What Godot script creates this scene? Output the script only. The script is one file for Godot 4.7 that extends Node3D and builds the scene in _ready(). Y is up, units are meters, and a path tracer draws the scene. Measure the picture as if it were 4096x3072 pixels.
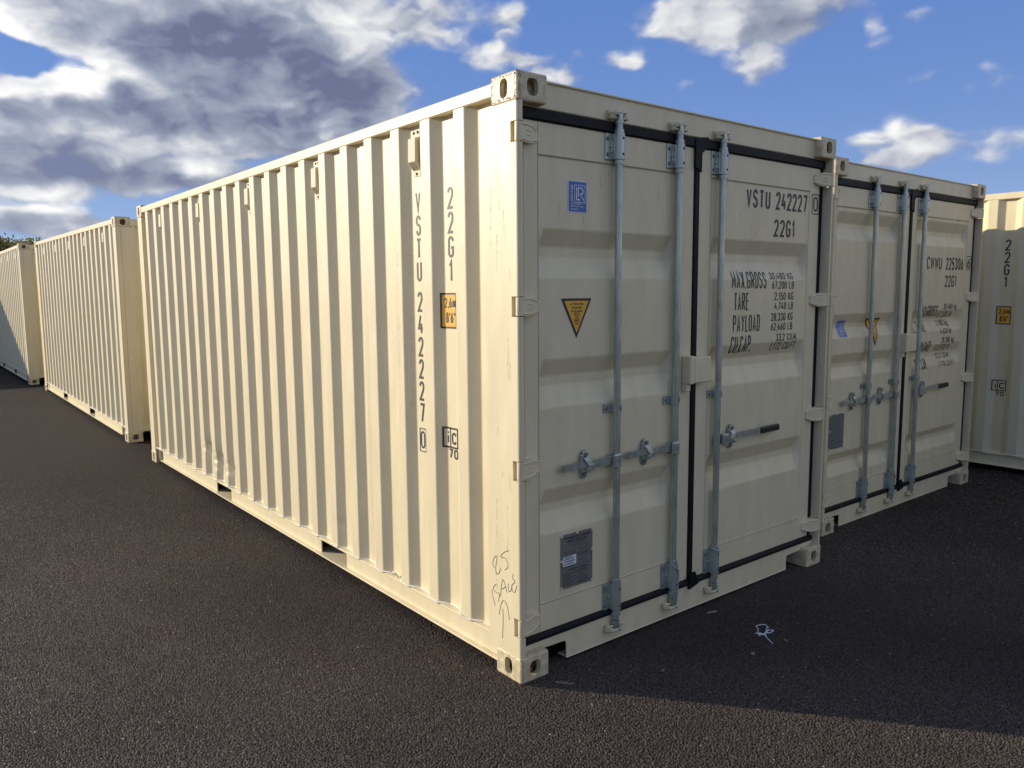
extends Node3D

const W := 2.438
const H := 2.591
const L := 6.058
const PITCH := 0.2793

var M := {}
var used := {}
var lift := 0.0  # keeps strokes of one glyph that cross from sharing a plane


# ---------------------------------------------------------------- shape builder
class Sh:
	var st := SurfaceTool.new()
	var T := Transform3D()
	var flip := false
	var group := 0
	var empty := true

	func _init() -> void:
		st.begin(Mesh.PRIMITIVE_TRIANGLES)
		st.set_smooth_group(-1)

	func put(t: Transform3D) -> Sh:
		T = t
		flip = t.basis.determinant() < 0.0
		return self

	func smooth() -> void:
		group += 1
		st.set_smooth_group(group)

	func flat() -> void:
		st.set_smooth_group(-1)

	func tri(a: Vector3, b: Vector3, c: Vector3) -> void:
		empty = false
		a = T * a
		b = T * b
		c = T * c
		if flip:
			st.add_vertex(a)
			st.add_vertex(b)
			st.add_vertex(c)
		else:
			st.add_vertex(a)
			st.add_vertex(c)
			st.add_vertex(b)

	func quad(a: Vector3, b: Vector3, c: Vector3, d: Vector3) -> void:
		tri(a, b, c)
		tri(a, c, d)

	func quado(a: Vector3, b: Vector3, c: Vector3, d: Vector3, n: Vector3) -> void:
		if (b - a).cross(c - a).dot(n) + (c - a).cross(d - a).dot(n) < 0.0:
			quad(a, d, c, b)
		else:
			quad(a, b, c, d)

	func trio(a: Vector3, b: Vector3, c: Vector3, n: Vector3) -> void:
		if (b - a).cross(c - a).dot(n) < 0.0:
			tri(a, c, b)
		else:
			tri(a, b, c)

	# a box with chamfered edges
	func box(lo: Vector3, hi: Vector3, b := 0.0) -> void:
		var c := (lo + hi) / 2.0
		var s := (hi - lo) / 2.0
		b = minf(b, minf(s.x, minf(s.y, s.z)) * 0.8)
		for ax in 3:
			var u := (ax + 1) % 3
			var v := (ax + 2) % 3
			for sg in [-1.0, 1.0]:
				var n := Vector3.ZERO
				n[ax] = sg
				var p := []
				for k in [[-1, -1], [1, -1], [1, 1], [-1, 1]]:
					var q := Vector3.ZERO
					q[ax] = sg * s[ax]
					q[u] = k[0] * (s[u] - b)
					q[v] = k[1] * (s[v] - b)
					p.append(c + q)
				quado(p[0], p[1], p[2], p[3], n)
		if b <= 0.0:
			return
		for ax in 3:
			var u := (ax + 1) % 3
			var v := (ax + 2) % 3
			for su in [-1.0, 1.0]:
				for sv in [-1.0, 1.0]:
					var p := []
					for e in [-1.0, 1.0]:
						var q := Vector3.ZERO
						q[ax] = e * (s[ax] - b)
						q[u] = su * s[u]
						q[v] = sv * (s[v] - b)
						var r := q
						r[u] = su * (s[u] - b)
						r[v] = sv * s[v]
						p.append(c + q)
						p.append(c + r)
					var n := Vector3.ZERO
					n[u] = su
					n[v] = sv
					quado(p[0], p[1], p[3], p[2], n)
		for sx in [-1.0, 1.0]:
			for sy in [-1.0, 1.0]:
				for sz in [-1.0, 1.0]:
					var d := Vector3(sx, sy, sz)
					trio(c + d * (s - Vector3(0, b, b)), c + d * (s - Vector3(b, 0, b)), c + d * (s - Vector3(b, b, 0)), d)

	# a round bar; r1 lets it taper
	func cyl(a: Vector3, b: Vector3, r0: float, r1 := -1.0, n := 14, caps := true) -> void:
		if r1 < 0.0:
			r1 = r0
		var d := (b - a).normalized()
		var u := d.cross(Vector3.UP if absf(d.y) < 0.9 else Vector3.RIGHT).normalized()
		var v := d.cross(u)
		smooth()
		for k in n:
			var t0 := TAU * k / n
			var t1 := TAU * (k + 1) / n
			var e0 := u * cos(t0) + v * sin(t0)
			var e1 := u * cos(t1) + v * sin(t1)
			quado(a + e0 * r0, a + e1 * r0, b + e1 * r1, b + e0 * r1, e0 + e1)
		flat()
		if caps:
			for k in n:
				var t0 := TAU * k / n
				var t1 := TAU * (k + 1) / n
				var e0 := u * cos(t0) + v * sin(t0)
				var e1 := u * cos(t1) + v * sin(t1)
				trio(a, a + e0 * r0, a + e1 * r0, -d)
				trio(b, b + e0 * r1, b + e1 * r1, d)

	# a round rope or wire through points
	func tube(p: PackedVector3Array, r: float, n := 6) -> void:
		smooth()
		var rings := []
		var u := Vector3.ZERO
		for i in p.size():
			var d := (p[mini(i + 1, p.size() - 1)] - p[maxi(i - 1, 0)]).normalized()
			if i == 0:
				u = d.cross(Vector3.UP if absf(d.y) < 0.9 else Vector3.RIGHT).normalized()
			else:
				u = (u - d * u.dot(d)).normalized()
			var v := d.cross(u)
			var ring := PackedVector3Array()
			for k in n:
				var t := TAU * k / n
				ring.append(p[i] + (u * cos(t) + v * sin(t)) * r)
			rings.append(ring)
		for i in p.size() - 1:
			for k in n:
				var k1 := (k + 1) % n
				quado(rings[i][k], rings[i][k1], rings[i + 1][k1], rings[i + 1][k], rings[i][k] + rings[i][k1] - p[i] * 2.0)
		flat()

	# a polygon drawn in the plane of u and v, with thickness along w
	func prism(poly: PackedVector2Array, o: Vector3, u: Vector3, v: Vector3, w: Vector3) -> void:
		var id := Geometry2D.triangulate_polygon(poly)
		var p := func(q: Vector2) -> Vector3: return o + u * q.x + v * q.y
		for k in range(0, id.size(), 3):
			var a: Vector3 = p.call(poly[id[k]])
			var b: Vector3 = p.call(poly[id[k + 1]])
			var c: Vector3 = p.call(poly[id[k + 2]])
			trio(a, b, c, -w)
			trio(a + w, b + w, c + w, w)
		var turn := 1.0 if Geometry2D.is_polygon_clockwise(poly) else -1.0
		for k in poly.size():
			var q0 := poly[k]
			var q1 := poly[(k + 1) % poly.size()]
			var e := (q1 - q0)
			var n2 := Vector2(e.y, -e.x) * -turn
			var a: Vector3 = p.call(q0)
			var b: Vector3 = p.call(q1)
			quado(a, b, b + w, a + w, u * n2.x + v * n2.y)

	func mesh() -> ArrayMesh:
		st.generate_normals()
		return st.commit()


# ---------------------------------------------------------------- scene tree helpers
func numbered(called: String, parent: Node) -> String:
	var key := str(parent.get_instance_id()) + called
	used[key] = used.get(key, -1) + 1
	return called if used[key] == 0 else "%s_%03d" % [called, used[key]]


func obj(called: String, sh, m: Material, parent: Node) -> MeshInstance3D:
	var o := MeshInstance3D.new()
	o.name = numbered(called, parent)
	o.mesh = sh.mesh() if sh is Sh else sh
	o.material_override = m
	parent.add_child(o, true)
	return o


func layered(called: String, parts: Array, parent: Node) -> MeshInstance3D:
	# one printed or painted piece of several colours: each pair is a shape and a material
	var am: ArrayMesh = null
	for p in parts:
		p[0].st.generate_normals()
		if am == null:
			am = p[0].st.commit()
		else:
			p[0].st.commit(am)
	for k in parts.size():
		am.surface_set_material(k, parts[k][1])
	var o := MeshInstance3D.new()
	o.name = numbered(called, parent)
	o.mesh = am
	parent.add_child(o, true)
	return o


func thing(called: String, label: String, category: String, group := "") -> Node3D:
	var o := Node3D.new()
	o.name = numbered(called, self)
	add_child(o, true)
	return tag(o, label, category, group)


func tag(o: Node3D, label: String, category: String, group := "", kind := "") -> Node3D:
	if label: o.set_meta("label", label)
	if category: o.set_meta("category", category)
	if group: o.set_meta("group", group)
	if kind: o.set_meta("kind", kind)
	return o


# ---------------------------------------------------------------- lettering drawn with a stroke of even width
func arc(cx: float, cy: float, rx: float, ry: float, a0: float, a1: float, n := 6) -> PackedVector2Array:
	var p := PackedVector2Array()
	for k in n + 1:
		var t := deg_to_rad(lerpf(a0, a1, float(k) / n))
		p.append(Vector2(cx + rx * cos(t), cy + ry * sin(t)))
	return p


func ln(a: Array) -> PackedVector2Array:
	var p := PackedVector2Array()
	for k in range(0, a.size(), 2):
		p.append(Vector2(a[k], a[k + 1]))
	return p


func loop(x0: float, y0: float, x1: float, y1: float, ry := 0.22) -> PackedVector2Array:
	var rx := (x1 - x0) / 2.0
	var p := arc(x0 + rx, y1 - ry, rx, ry, 180, 0, 8)
	p.append_array(arc(x0 + rx, y0 + ry, rx, ry, 0, -180, 8))
	p.append(p[0])
	return p


func glyph(c: String) -> Array:
	# [width of the glyph over that of a digit, strokes in a unit square]
	match c:
		"0", "O": return [1.0, [loop(0, 0, 1, 1)]]
		"1": return [0.6, [ln([0.0, 0.78, 0.75, 1.0, 0.75, 0.0])]]
		"2":
			var p := arc(0.5, 0.78, 0.5, 0.22, 180, 0, 8)
			p.append_array(ln([0.95, 0.6, 0.0, 0.0, 1.05, 0.0]))
			return [1.0, [p]]
		"3":
			var p := arc(0.5, 0.78, 0.5, 0.22, 170, -80, 9)
			var q := arc(0.5, 0.25, 0.5, 0.29, 85, -170, 9)
			return [1.0, [p, q]]
		"4": return [1.05, [ln([0.55, 1.0, 0.0, 0.27, 1.08, 0.27]), ln([0.75, 0.55, 0.75, 0.0])]]
		"5":
			var p := ln([0.95, 1.0, 0.08, 1.0, 0.04, 0.55])
			p.append_array(arc(0.5, 0.28, 0.5, 0.32, 140, -160, 10))
			return [1.0, [p]]
		"6":
			var p := ln([0.78, 1.0, 0.1, 0.5])
			return [1.0, [p, loop(0, 0, 1, 0.6, 0.24)]]
		"7": return [0.95, [ln([0.0, 1.0, 1.0, 1.0, 0.4, 0.0])]]
		"8": return [1.0, [loop(0.05, 0.54, 0.95, 1.0), loop(0, 0, 1, 0.54)]]
		"9": return [1.0, [loop(0, 0.4, 1, 1.0, 0.24), ln([0.9, 0.5, 0.22, 0.0])]]
		"A": return [1.05, [ln([0.0, 0.0, 0.5, 1.0, 1.0, 0.0]), ln([0.17, 0.28, 0.83, 0.28])]]
		"B": return [1.0, [ln([0, 0, 0, 1, 0.6, 1]), arc(0.55, 0.77, 0.4, 0.23, 90, -90), arc(0.55, 0.27, 0.45, 0.27, 90, -90), ln([0, 0.54, 0.55, 0.54]), ln([0, 0, 0.55, 0])]]
		"C":
			var p := arc(0.5, 0.78, 0.5, 0.22, 0, 180, 8)
			p.append_array(arc(0.5, 0.22, 0.5, 0.22, 180, 360, 8))
			return [1.0, [p]]
		"D":
			var p := ln([0.0, 0.0, 0.0, 1.0])
			p.append_array(arc(0.5, 0.75, 0.5, 0.25, 90, 0))
			p.append_array(arc(0.5, 0.25, 0.5, 0.25, 0, -90))
			p.append(Vector2(0, 0))
			return [1.0, [p]]
		"E": return [0.9, [ln([1, 1, 0, 1, 0, 0, 1, 0]), ln([0, 0.52, 0.9, 0.52])]]
		"F": return [0.88, [ln([1, 1, 0, 1, 0, 0]), ln([0, 0.52, 0.9, 0.52])]]
		"G":
			var p := arc(0.5, 0.78, 0.5, 0.22, 0, 180, 8)
			p.append_array(arc(0.5, 0.22, 0.5, 0.22, 180, 360, 8))
			p.append_array(ln([1.0, 0.46, 0.55, 0.46]))
			return [1.0, [p]]
		"H": return [1.0, [ln([0, 0, 0, 1]), ln([1, 0, 1, 1]), ln([0, 0.52, 1, 0.52])]]
		"I": return [0.25, [ln([0.5, 0, 0.5, 1])]]
		"K": return [1.0, [ln([0, 0, 0, 1]), ln([1, 1, 0.05, 0.42]), ln([0.32, 0.58, 1, 0])]]
		"L": return [0.85, [ln([0, 1, 0, 0, 1, 0])]]
		"M": return [1.2, [ln([0, 0, 0, 1, 0.5, 0.2, 1, 1, 1, 0])]]
		"N": return [1.0, [ln([0, 0, 0, 1, 1, 0, 1, 1])]]
		"P", "R":
			var p := ln([0, 0, 0, 1, 0.55, 1])
			p.append_array(arc(0.55, 0.74, 0.45, 0.26, 80, -90, 7))
			p.append(Vector2(0, 0.48))
			return [1.0, [p] if c == "P" else [p, ln([0.5, 0.48, 1, 0])]]
		"S":
			var p := arc(0.5, 0.76, 0.5, 0.24, 10, 260, 10)
			p.append_array(arc(0.5, 0.26, 0.5, 0.26, 80, -170, 10))
			return [1.0, [p]]
		"T": return [1.0, [ln([0, 1, 1, 1]), ln([0.5, 1, 0.5, 0])]]
		"U":
			var p := ln([0, 1])
			p.append_array(arc(0.5, 0.22, 0.5, 0.22, 180, 360, 8))
			p.append(Vector2(1, 1))
			return [1.0, [p]]
		"V": return [1.0, [ln([0, 1, 0.5, 0, 1, 1])]]
		"W": return [1.25, [ln([0, 1, 0.25, 0, 0.5, 0.85, 0.75, 0, 1, 1])]]
		"X": return [1.0, [ln([0, 0, 1, 1]), ln([0, 1, 1, 0])]]
		"Y": return [1.0, [ln([0, 1, 0.5, 0.48, 1, 1]), ln([0.5, 0.48, 0.5, 0])]]
		"Z": return [0.9, [ln([0, 1, 1, 1, 0, 0, 1, 0])]]
		"b": return [0.85, [ln([0, 1, 0, 0]), loop(0, 0, 1, 0.68)]]
		"c":
			var p := arc(0.5, 0.47, 0.5, 0.22, 20, 180, 7)
			p.append_array(arc(0.5, 0.22, 0.5, 0.22, 180, 340, 7))
			return [0.85, [p]]
		"g":
			var p := ln([1, 0.68, 1, -0.05])
			p.append_array(arc(0.5, -0.05, 0.5, 0.2, 0, -160, 7))
			return [0.85, [loop(0, 0, 1, 0.68), p]]
		"i": return [0.25, [ln([0.5, 0, 0.5, 0.66]), ln([0.5, 0.84, 0.5, 1.0])]]
		"k": return [0.8, [ln([0, 0, 0, 1]), ln([0.9, 0.66, 0.05, 0.25]), ln([0.35, 0.42, 1, 0])]]
		"l": return [0.25, [ln([0.5, 0, 0.5, 1])]]
		"m":
			var p := ln([0, 0, 0, 0.68])
			var q := arc(0.25, 0.5, 0.25, 0.18, 150, 0)
			q.append(Vector2(0.5, 0))
			var r := arc(0.75, 0.5, 0.25, 0.18, 150, 0)
			r.append(Vector2(1, 0))
			return [1.3, [p, q, r]]
		".": return [0.2, [ln([0.5, -0.06, 0.5, 0.08])]]
		",": return [0.2, [ln([0.55, 0.08, 0.3, -0.16])]]
		"'": return [0.2, [ln([0.5, 0.7, 0.5, 1.0])]]
		"\"": return [0.45, [ln([0.1, 0.7, 0.1, 1.0]), ln([0.9, 0.7, 0.9, 1.0])]]
		"-": return [0.6, [ln([0, 0.45, 1, 0.45])]]
	return [0.55, []]


# a painted line of width w along points (in a surface's own u, v), laid on the surface by `on`
func ribbon(sh: Sh, pts: PackedVector2Array, w: float, on: Callable, step := 0.02) -> void:
	var p := PackedVector2Array()
	for k in pts.size():
		if p.is_empty() or p[-1].distance_to(pts[k]) > 1e-5:
			p.append(pts[k])
	if p.size() < 2:
		return
	var closed := p.size() > 3 and p[0].distance_to(p[-1]) < 1e-4
	var left := PackedVector2Array()
	var right := PackedVector2Array()
	for k in p.size():
		var d0 := (p[k] - p[k - 1]).normalized() if k > 0 else ((p[0] - p[p.size() - 2]).normalized() if closed else (p[1] - p[0]).normalized())
		var d1 := (p[k + 1] - p[k]).normalized() if k < p.size() - 1 else ((p[1] - p[0]).normalized() if closed else d0)
		var t := d0 + d1
		t = t.normalized() if t.length() > 0.05 else d0
		var n := Vector2(-t.y, t.x)
		var m := n * (w / 2.0) / maxf(0.4, n.dot(Vector2(-d0.y, d0.x)))
		left.append(p[k] + m)
		right.append(p[k] - m)
	for k in p.size() - 1:
		var parts := maxi(1, int(ceil(p[k].distance_to(p[k + 1]) / step)))
		for j in parts:
			var f0 := float(j) / parts
			var f1 := float(j + 1) / parts
			var a: Vector3 = on.call(left[k].lerp(left[k + 1], f0))
			var b: Vector3 = on.call(right[k].lerp(right[k + 1], f0))
			var c: Vector3 = on.call(right[k].lerp(right[k + 1], f1))
			var d: Vector3 = on.call(left[k].lerp(left[k + 1], f1))
			sh.quad(a, b, c, d)


# text filling the rectangle from (x0, y0) to (x1, y1)
func text(sh: Sh, s: String, x0: float, y0: float, x1: float, y1: float, weight: float, on: Callable, step := 0.02, gap := 0.32) -> void:
	var total := 0.0
	for c in s:
		total += glyph(c)[0] + gap
	total -= gap
	var unit := (x1 - x0) / total
	var w := (y1 - y0) * weight
	var x := x0
	for c in s:
		var g := glyph(c)
		var gw: float = g[0] * unit
		lift = -0.0003
		for line in g[1]:
			lift += 0.0003
			var q := PackedVector2Array()
			for p in line:
				q.append(Vector2(x + w / 2 + p.x * maxf(gw - w, 0.001), y0 + w / 2 + p.y * (y1 - y0 - w)))
			ribbon(sh, q, w, on, step)
		lift = 0.0
		x += gw + gap * unit


func patch(sh: Sh, x0: float, y0: float, x1: float, y1: float, on: Callable, nx := 1, ny := 1) -> void:
	for i in nx:
		for j in ny:
			var u0 := lerpf(x0, x1, float(i) / nx)
			var u1 := lerpf(x0, x1, float(i + 1) / nx)
			var v0 := lerpf(y0, y1, float(j) / ny)
			var v1 := lerpf(y0, y1, float(j + 1) / ny)
			sh.quad(on.call(Vector2(u0, v0)), on.call(Vector2(u1, v0)), on.call(Vector2(u1, v1)), on.call(Vector2(u0, v1)))


func frame(sh: Sh, x0: float, y0: float, x1: float, y1: float, w: float, on: Callable, step := 0.02) -> void:
	ribbon(sh, PackedVector2Array([Vector2(x0, y0), Vector2(x1, y0), Vector2(x1, y1), Vector2(x0, y1), Vector2(x0, y0)]), w, on, step)


# ---------------------------------------------------------------- materials
func lin(r: float, g: float, b: float) -> Color:
	return Color(r, g, b).linear_to_srgb()


func noise_tex(freq: float, octaves: int, c0: Color, c1: Color, size := 512, as_normal := 0.0, kind := FastNoiseLite.TYPE_SIMPLEX_SMOOTH, sd := 1) -> NoiseTexture2D:
	var n := FastNoiseLite.new()
	n.noise_type = kind
	n.seed = sd
	n.frequency = freq
	n.fractal_octaves = octaves
	n.fractal_type = FastNoiseLite.FRACTAL_FBM if octaves > 1 else FastNoiseLite.FRACTAL_NONE
	var t := NoiseTexture2D.new()
	t.width = size
	t.height = size
	t.seamless = true
	t.noise = n
	if as_normal > 0.0:
		t.as_normal_map = true
		t.bump_strength = as_normal
	else:
		var g := Gradient.new()
		g.set_color(0, c0)
		g.set_color(1, c1)
		t.color_ramp = g
	return t


func plain(called: String, c: Color, rough := 0.6, metal := 0.0) -> StandardMaterial3D:
	var m := StandardMaterial3D.new()
	m.resource_name = called
	m.albedo_color = c
	m.roughness = rough
	m.metallic = metal
	return m


func tri_map(m: StandardMaterial3D, s: Vector3) -> void:
	m.uv1_triplanar = true
	m.uv1_world_triplanar = false
	m.uv1_scale = s
	m.uv1_triplanar_sharpness = 4.0


func make_materials() -> void:
	# cream container paint: faint upright streaks, an uneven gloss and slightly wavy sheet steel
	var streaks := noise_tex(0.012, 5, Color(0.945, 0.94, 0.93), Color(1, 1, 1), 512, 0.0, FastNoiseLite.TYPE_SIMPLEX_SMOOTH, 3)
	var gloss := noise_tex(0.02, 4, Color(0.75, 0.75, 0.75), Color(1, 1, 1), 512, 0.0, FastNoiseLite.TYPE_SIMPLEX_SMOOTH, 4)
	var wavy := noise_tex(0.01, 4, Color.BLACK, Color.WHITE, 512, 1.6, FastNoiseLite.TYPE_SIMPLEX_SMOOTH, 5)
	var paint := plain("cream_paint", lin(0.785, 0.69, 0.455), 0.5)
	paint.albedo_texture = streaks
	paint.roughness_texture = gloss
	paint.normal_enabled = true
	paint.normal_texture = wavy
	paint.normal_scale = 0.25
	tri_map(paint, Vector3(1.1, 0.28, 1.1))
	M.paint = paint
	var cast := paint.duplicate()
	cast.resource_name = "cast_steel_paint"
	cast.albedo_texture = noise_tex(0.03, 4, Color(0.80, 0.77, 0.72), Color(1, 1, 1), 256, 0.0, FastNoiseLite.TYPE_SIMPLEX_SMOOTH, 8)
	cast.normal_texture = noise_tex(0.05, 4, Color.BLACK, Color.WHITE, 256, 3.0, FastNoiseLite.TYPE_SIMPLEX_SMOOTH, 9)
	cast.normal_scale = 0.28
	cast.uv1_scale = Vector3(3, 3, 3)
	M.cast = cast
	var zinc := plain("galvanised_steel", lin(0.60, 0.64, 0.55), 0.28, 0.5)
	zinc.albedo_texture = noise_tex(0.03, 4, Color(0.8, 0.8, 0.8), Color(1, 1, 1), 256, 0.0, FastNoiseLite.TYPE_CELLULAR, 11)
	zinc.roughness_texture = gloss
	tri_map(zinc, Vector3(4, 1.2, 4))
	M.zinc = zinc
	M.zinc_dark = plain("dull_zinc_bolt", lin(0.20, 0.20, 0.20), 0.5, 0.3)
	var rubber := plain("black_rubber", lin(0.007, 0.008, 0.010), 0.6)
	rubber.metallic_specular = 0.35
	rubber.albedo_texture = noise_tex(0.02, 3, Color(0.7, 0.7, 0.7), Color(1, 1, 1), 256, 0.0, FastNoiseLite.TYPE_SIMPLEX_SMOOTH, 13)
	tri_map(rubber, Vector3(2, 2, 2))
	M.rubber = rubber
	M.grip = plain("black_plastic_grip", lin(0.012, 0.012, 0.013), 0.4)
	M.ink = plain("black_lettering", lin(0.022, 0.023, 0.028), 0.5)
	M.hole = plain("dark_hole", lin(0.006, 0.006, 0.006), 0.9)
	M.marker = plain("dark_marker_ink", lin(0.10, 0.08, 0.055), 0.7)
	M.scratch = plain("weathered_scratch", lin(0.34, 0.27, 0.18), 0.8)
	M.scuff = plain("scuffed_paint", lin(0.50, 0.43, 0.28), 0.8)
	M.rust = plain("rust", lin(0.19, 0.085, 0.04), 0.9)
	M.seam = plain("seam_sealant", lin(0.30, 0.26, 0.18), 0.7)
	M.weld = plain("painted_weld_bead", lin(0.76, 0.70, 0.55), 0.5)
	M.blue = plain("blue_sticker", lin(0.045, 0.13, 0.42), 0.35)
	M.white = plain("white_sticker", lin(0.72, 0.75, 0.76), 0.4)
	M.yellow = plain("yellow_sticker", lin(0.80, 0.43, 0.045), 0.4)
	M.plate = plain("grey_metal_plate", lin(0.20, 0.18, 0.165), 0.5, 0.1)
	M.plate_dark = plain("slate_metal_plate", lin(0.20, 0.215, 0.20), 0.45, 0.2)
	M.vent = plain("cream_plastic_vent", lin(0.64, 0.57, 0.40), 0.6)
	M.floor = plain("dark_underfloor", lin(0.014, 0.013, 0.012), 0.9)
	M.twine = plain("grey_twine", lin(0.36, 0.36, 0.37), 0.9)
	M.string = plain("white_string", lin(0.62, 0.68, 0.72), 0.8)


# ---------------------------------------------------------------- a twenty-foot shipping container
# Its own axes: the door end at z = 0, the body towards -z, x along the doors, y up from the ground.

func rib_profile() -> Array:
	# [z, depth] from the door-end post to the front post: outer ribs at depth 0.010, inner flats at 0.046, bends rounded in two
	var o := 0.008
	var n := 0.047
	var raw := [[-0.225, n]]
	for k in 20:
		var z := -0.384 - PITCH * k
		raw.append([z + 0.056, n])
		raw.append([z, o])
		raw.append([z - 0.0805, o])
		raw.append([z - 0.1365, n])
	raw.append([-L + 0.155, n])
	var out := [raw[0]]
	for k in range(1, raw.size() - 1):
		var p := Vector2(raw[k][0], raw[k][1])
		var a := (Vector2(raw[k - 1][0], raw[k - 1][1]) - p).normalized()
		var b := (Vector2(raw[k + 1][0], raw[k + 1][1]) - p).normalized()
		var q0 := p + a * 0.004
		var q2 := p + b * 0.004
		var q1 := p + (a + b) * 0.0013
		for q in [q0, q1, q2]:
			out.append([q.x, q.y])
	out.append(raw[-1])
	return out


func side_depth(z: float) -> float:
	# depth of the corrugated side at z
	var k := fposmod(-0.384 - z, PITCH)
	if k < 0.0805: return 0.008
	if k < 0.1365: return lerpf(0.008, 0.047, (k - 0.0805) / 0.056)
	if k < PITCH - 0.056: return 0.047
	return lerpf(0.047, 0.008, (k - PITCH + 0.056) / 0.056)


func dent(z: float, y: float) -> float:
	var d := 0.0
	for q in [[-4.262, 0.41, 0.055, 0.075, 0.013], [-3.985, 0.33, 0.06, 0.09, 0.018], [-3.715, 0.31, 0.05, 0.075, 0.013], [-1.75, 0.32, 0.03, 0.04, 0.008]]:
		var r: float = ((z - q[0]) / q[2]) ** 2 + ((y - q[1]) / q[3]) ** 2
		d += q[4] * exp(-r * 1.4) * (1.0 + 0.35 * sin(y * 90.0 + z * 40.0))
	return d


func side_panels(c: Node3D, right: bool, dented: bool) -> void:
	var prof := rib_profile()
	var seams := [-0.225, -1.394, -2.511, -3.628, -4.745, -L + 0.155]
	var y0 := 0.163
	var y1 := 2.514
	for s in 5:
		var sh := Sh.new()
		if right:
			sh.put(Transform3D(Basis.from_scale(Vector3(-1, 1, 1)), Vector3(W, 0, 0)))
		var zs := []
		var hi: float = seams[s]
		var lo: float = seams[s + 1] - (0.014 if s < 4 else 0.0)
		for p in prof:
			if p[0] <= hi + 1e-6 and p[0] >= lo - 1e-6:
				zs.append(p)
		if zs[0][0] < hi - 1e-6:
			zs.push_front([hi, 0.046])
		if zs[-1][0] > lo + 1e-6:
			zs.append([lo, 0.046])
		var proud := 0.0035 if s < 4 else 0.0
		var ys := [y0]
		if dented:
			for k in 30:
				ys.append(0.18 + k * 0.015)
		ys.append_array([0.9, 1.6, y1])
		for i in zs.size() - 1:
			for j in ys.size() - 1:
				var q := []
				for e in [[0, 0], [1, 0], [1, 1], [0, 1]]:
					var z: float = zs[i + e[0]][0]
					var y: float = ys[j + e[1]]
					var x: float = zs[i + e[0]][1]
					if s < 4 and z < seams[s + 1] + 0.02:
						x -= proud
					if dented:
						x += dent(z, y)
					q.append(Vector3(x, y, z))
				sh.quado(q[0], q[1], q[2], q[3], Vector3(-1, 0, 0))
		if s < 4:
			sh.quado(Vector3(0.046 - proud, y0, lo), Vector3(0.046 - proud, y1, lo), Vector3(0.046, y1, lo), Vector3(0.046, y0, lo), Vector3(0, 0, -1))
		obj("side_panel", sh, M.paint, c)
	var lines := Sh.new()
	if right:
		lines.put(Transform3D(Basis.from_scale(Vector3(-1, 1, 1)), Vector3(W, 0, 0)))
	for s in [1, 2, 3, 4]:
		var z: float = seams[s] - 0.0165
		lines.quado(Vector3(0.0445, y0 + 0.01, z), Vector3(0.0445, y0 + 0.01, z + 0.0024), Vector3(0.0445, y1, z + 0.0024), Vector3(0.0445, y1, z), Vector3.LEFT)
	obj("sheet_seam", lines, M.seam, c).set_meta("kind", "stuff")
	# the weld that runs in and out along the foot of the ribs, and the one under the top rail
	var sh2 := Sh.new()
	if right:
		sh2.put(Transform3D(Basis.from_scale(Vector3(-1, 1, 1)), Vector3(W, 0, 0)))
	var rng := RandomNumberGenerator.new()
	rng.seed = 21
	var pts := PackedVector3Array()
	for p in prof:
		pts.append(Vector3(p[1] - 0.002, 0.1665 + rng.randf() * 0.004, p[0]))
	sh2.tube(pts, 0.0055, 5)
	obj("weld_bead", sh2, M.weld, c)


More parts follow.
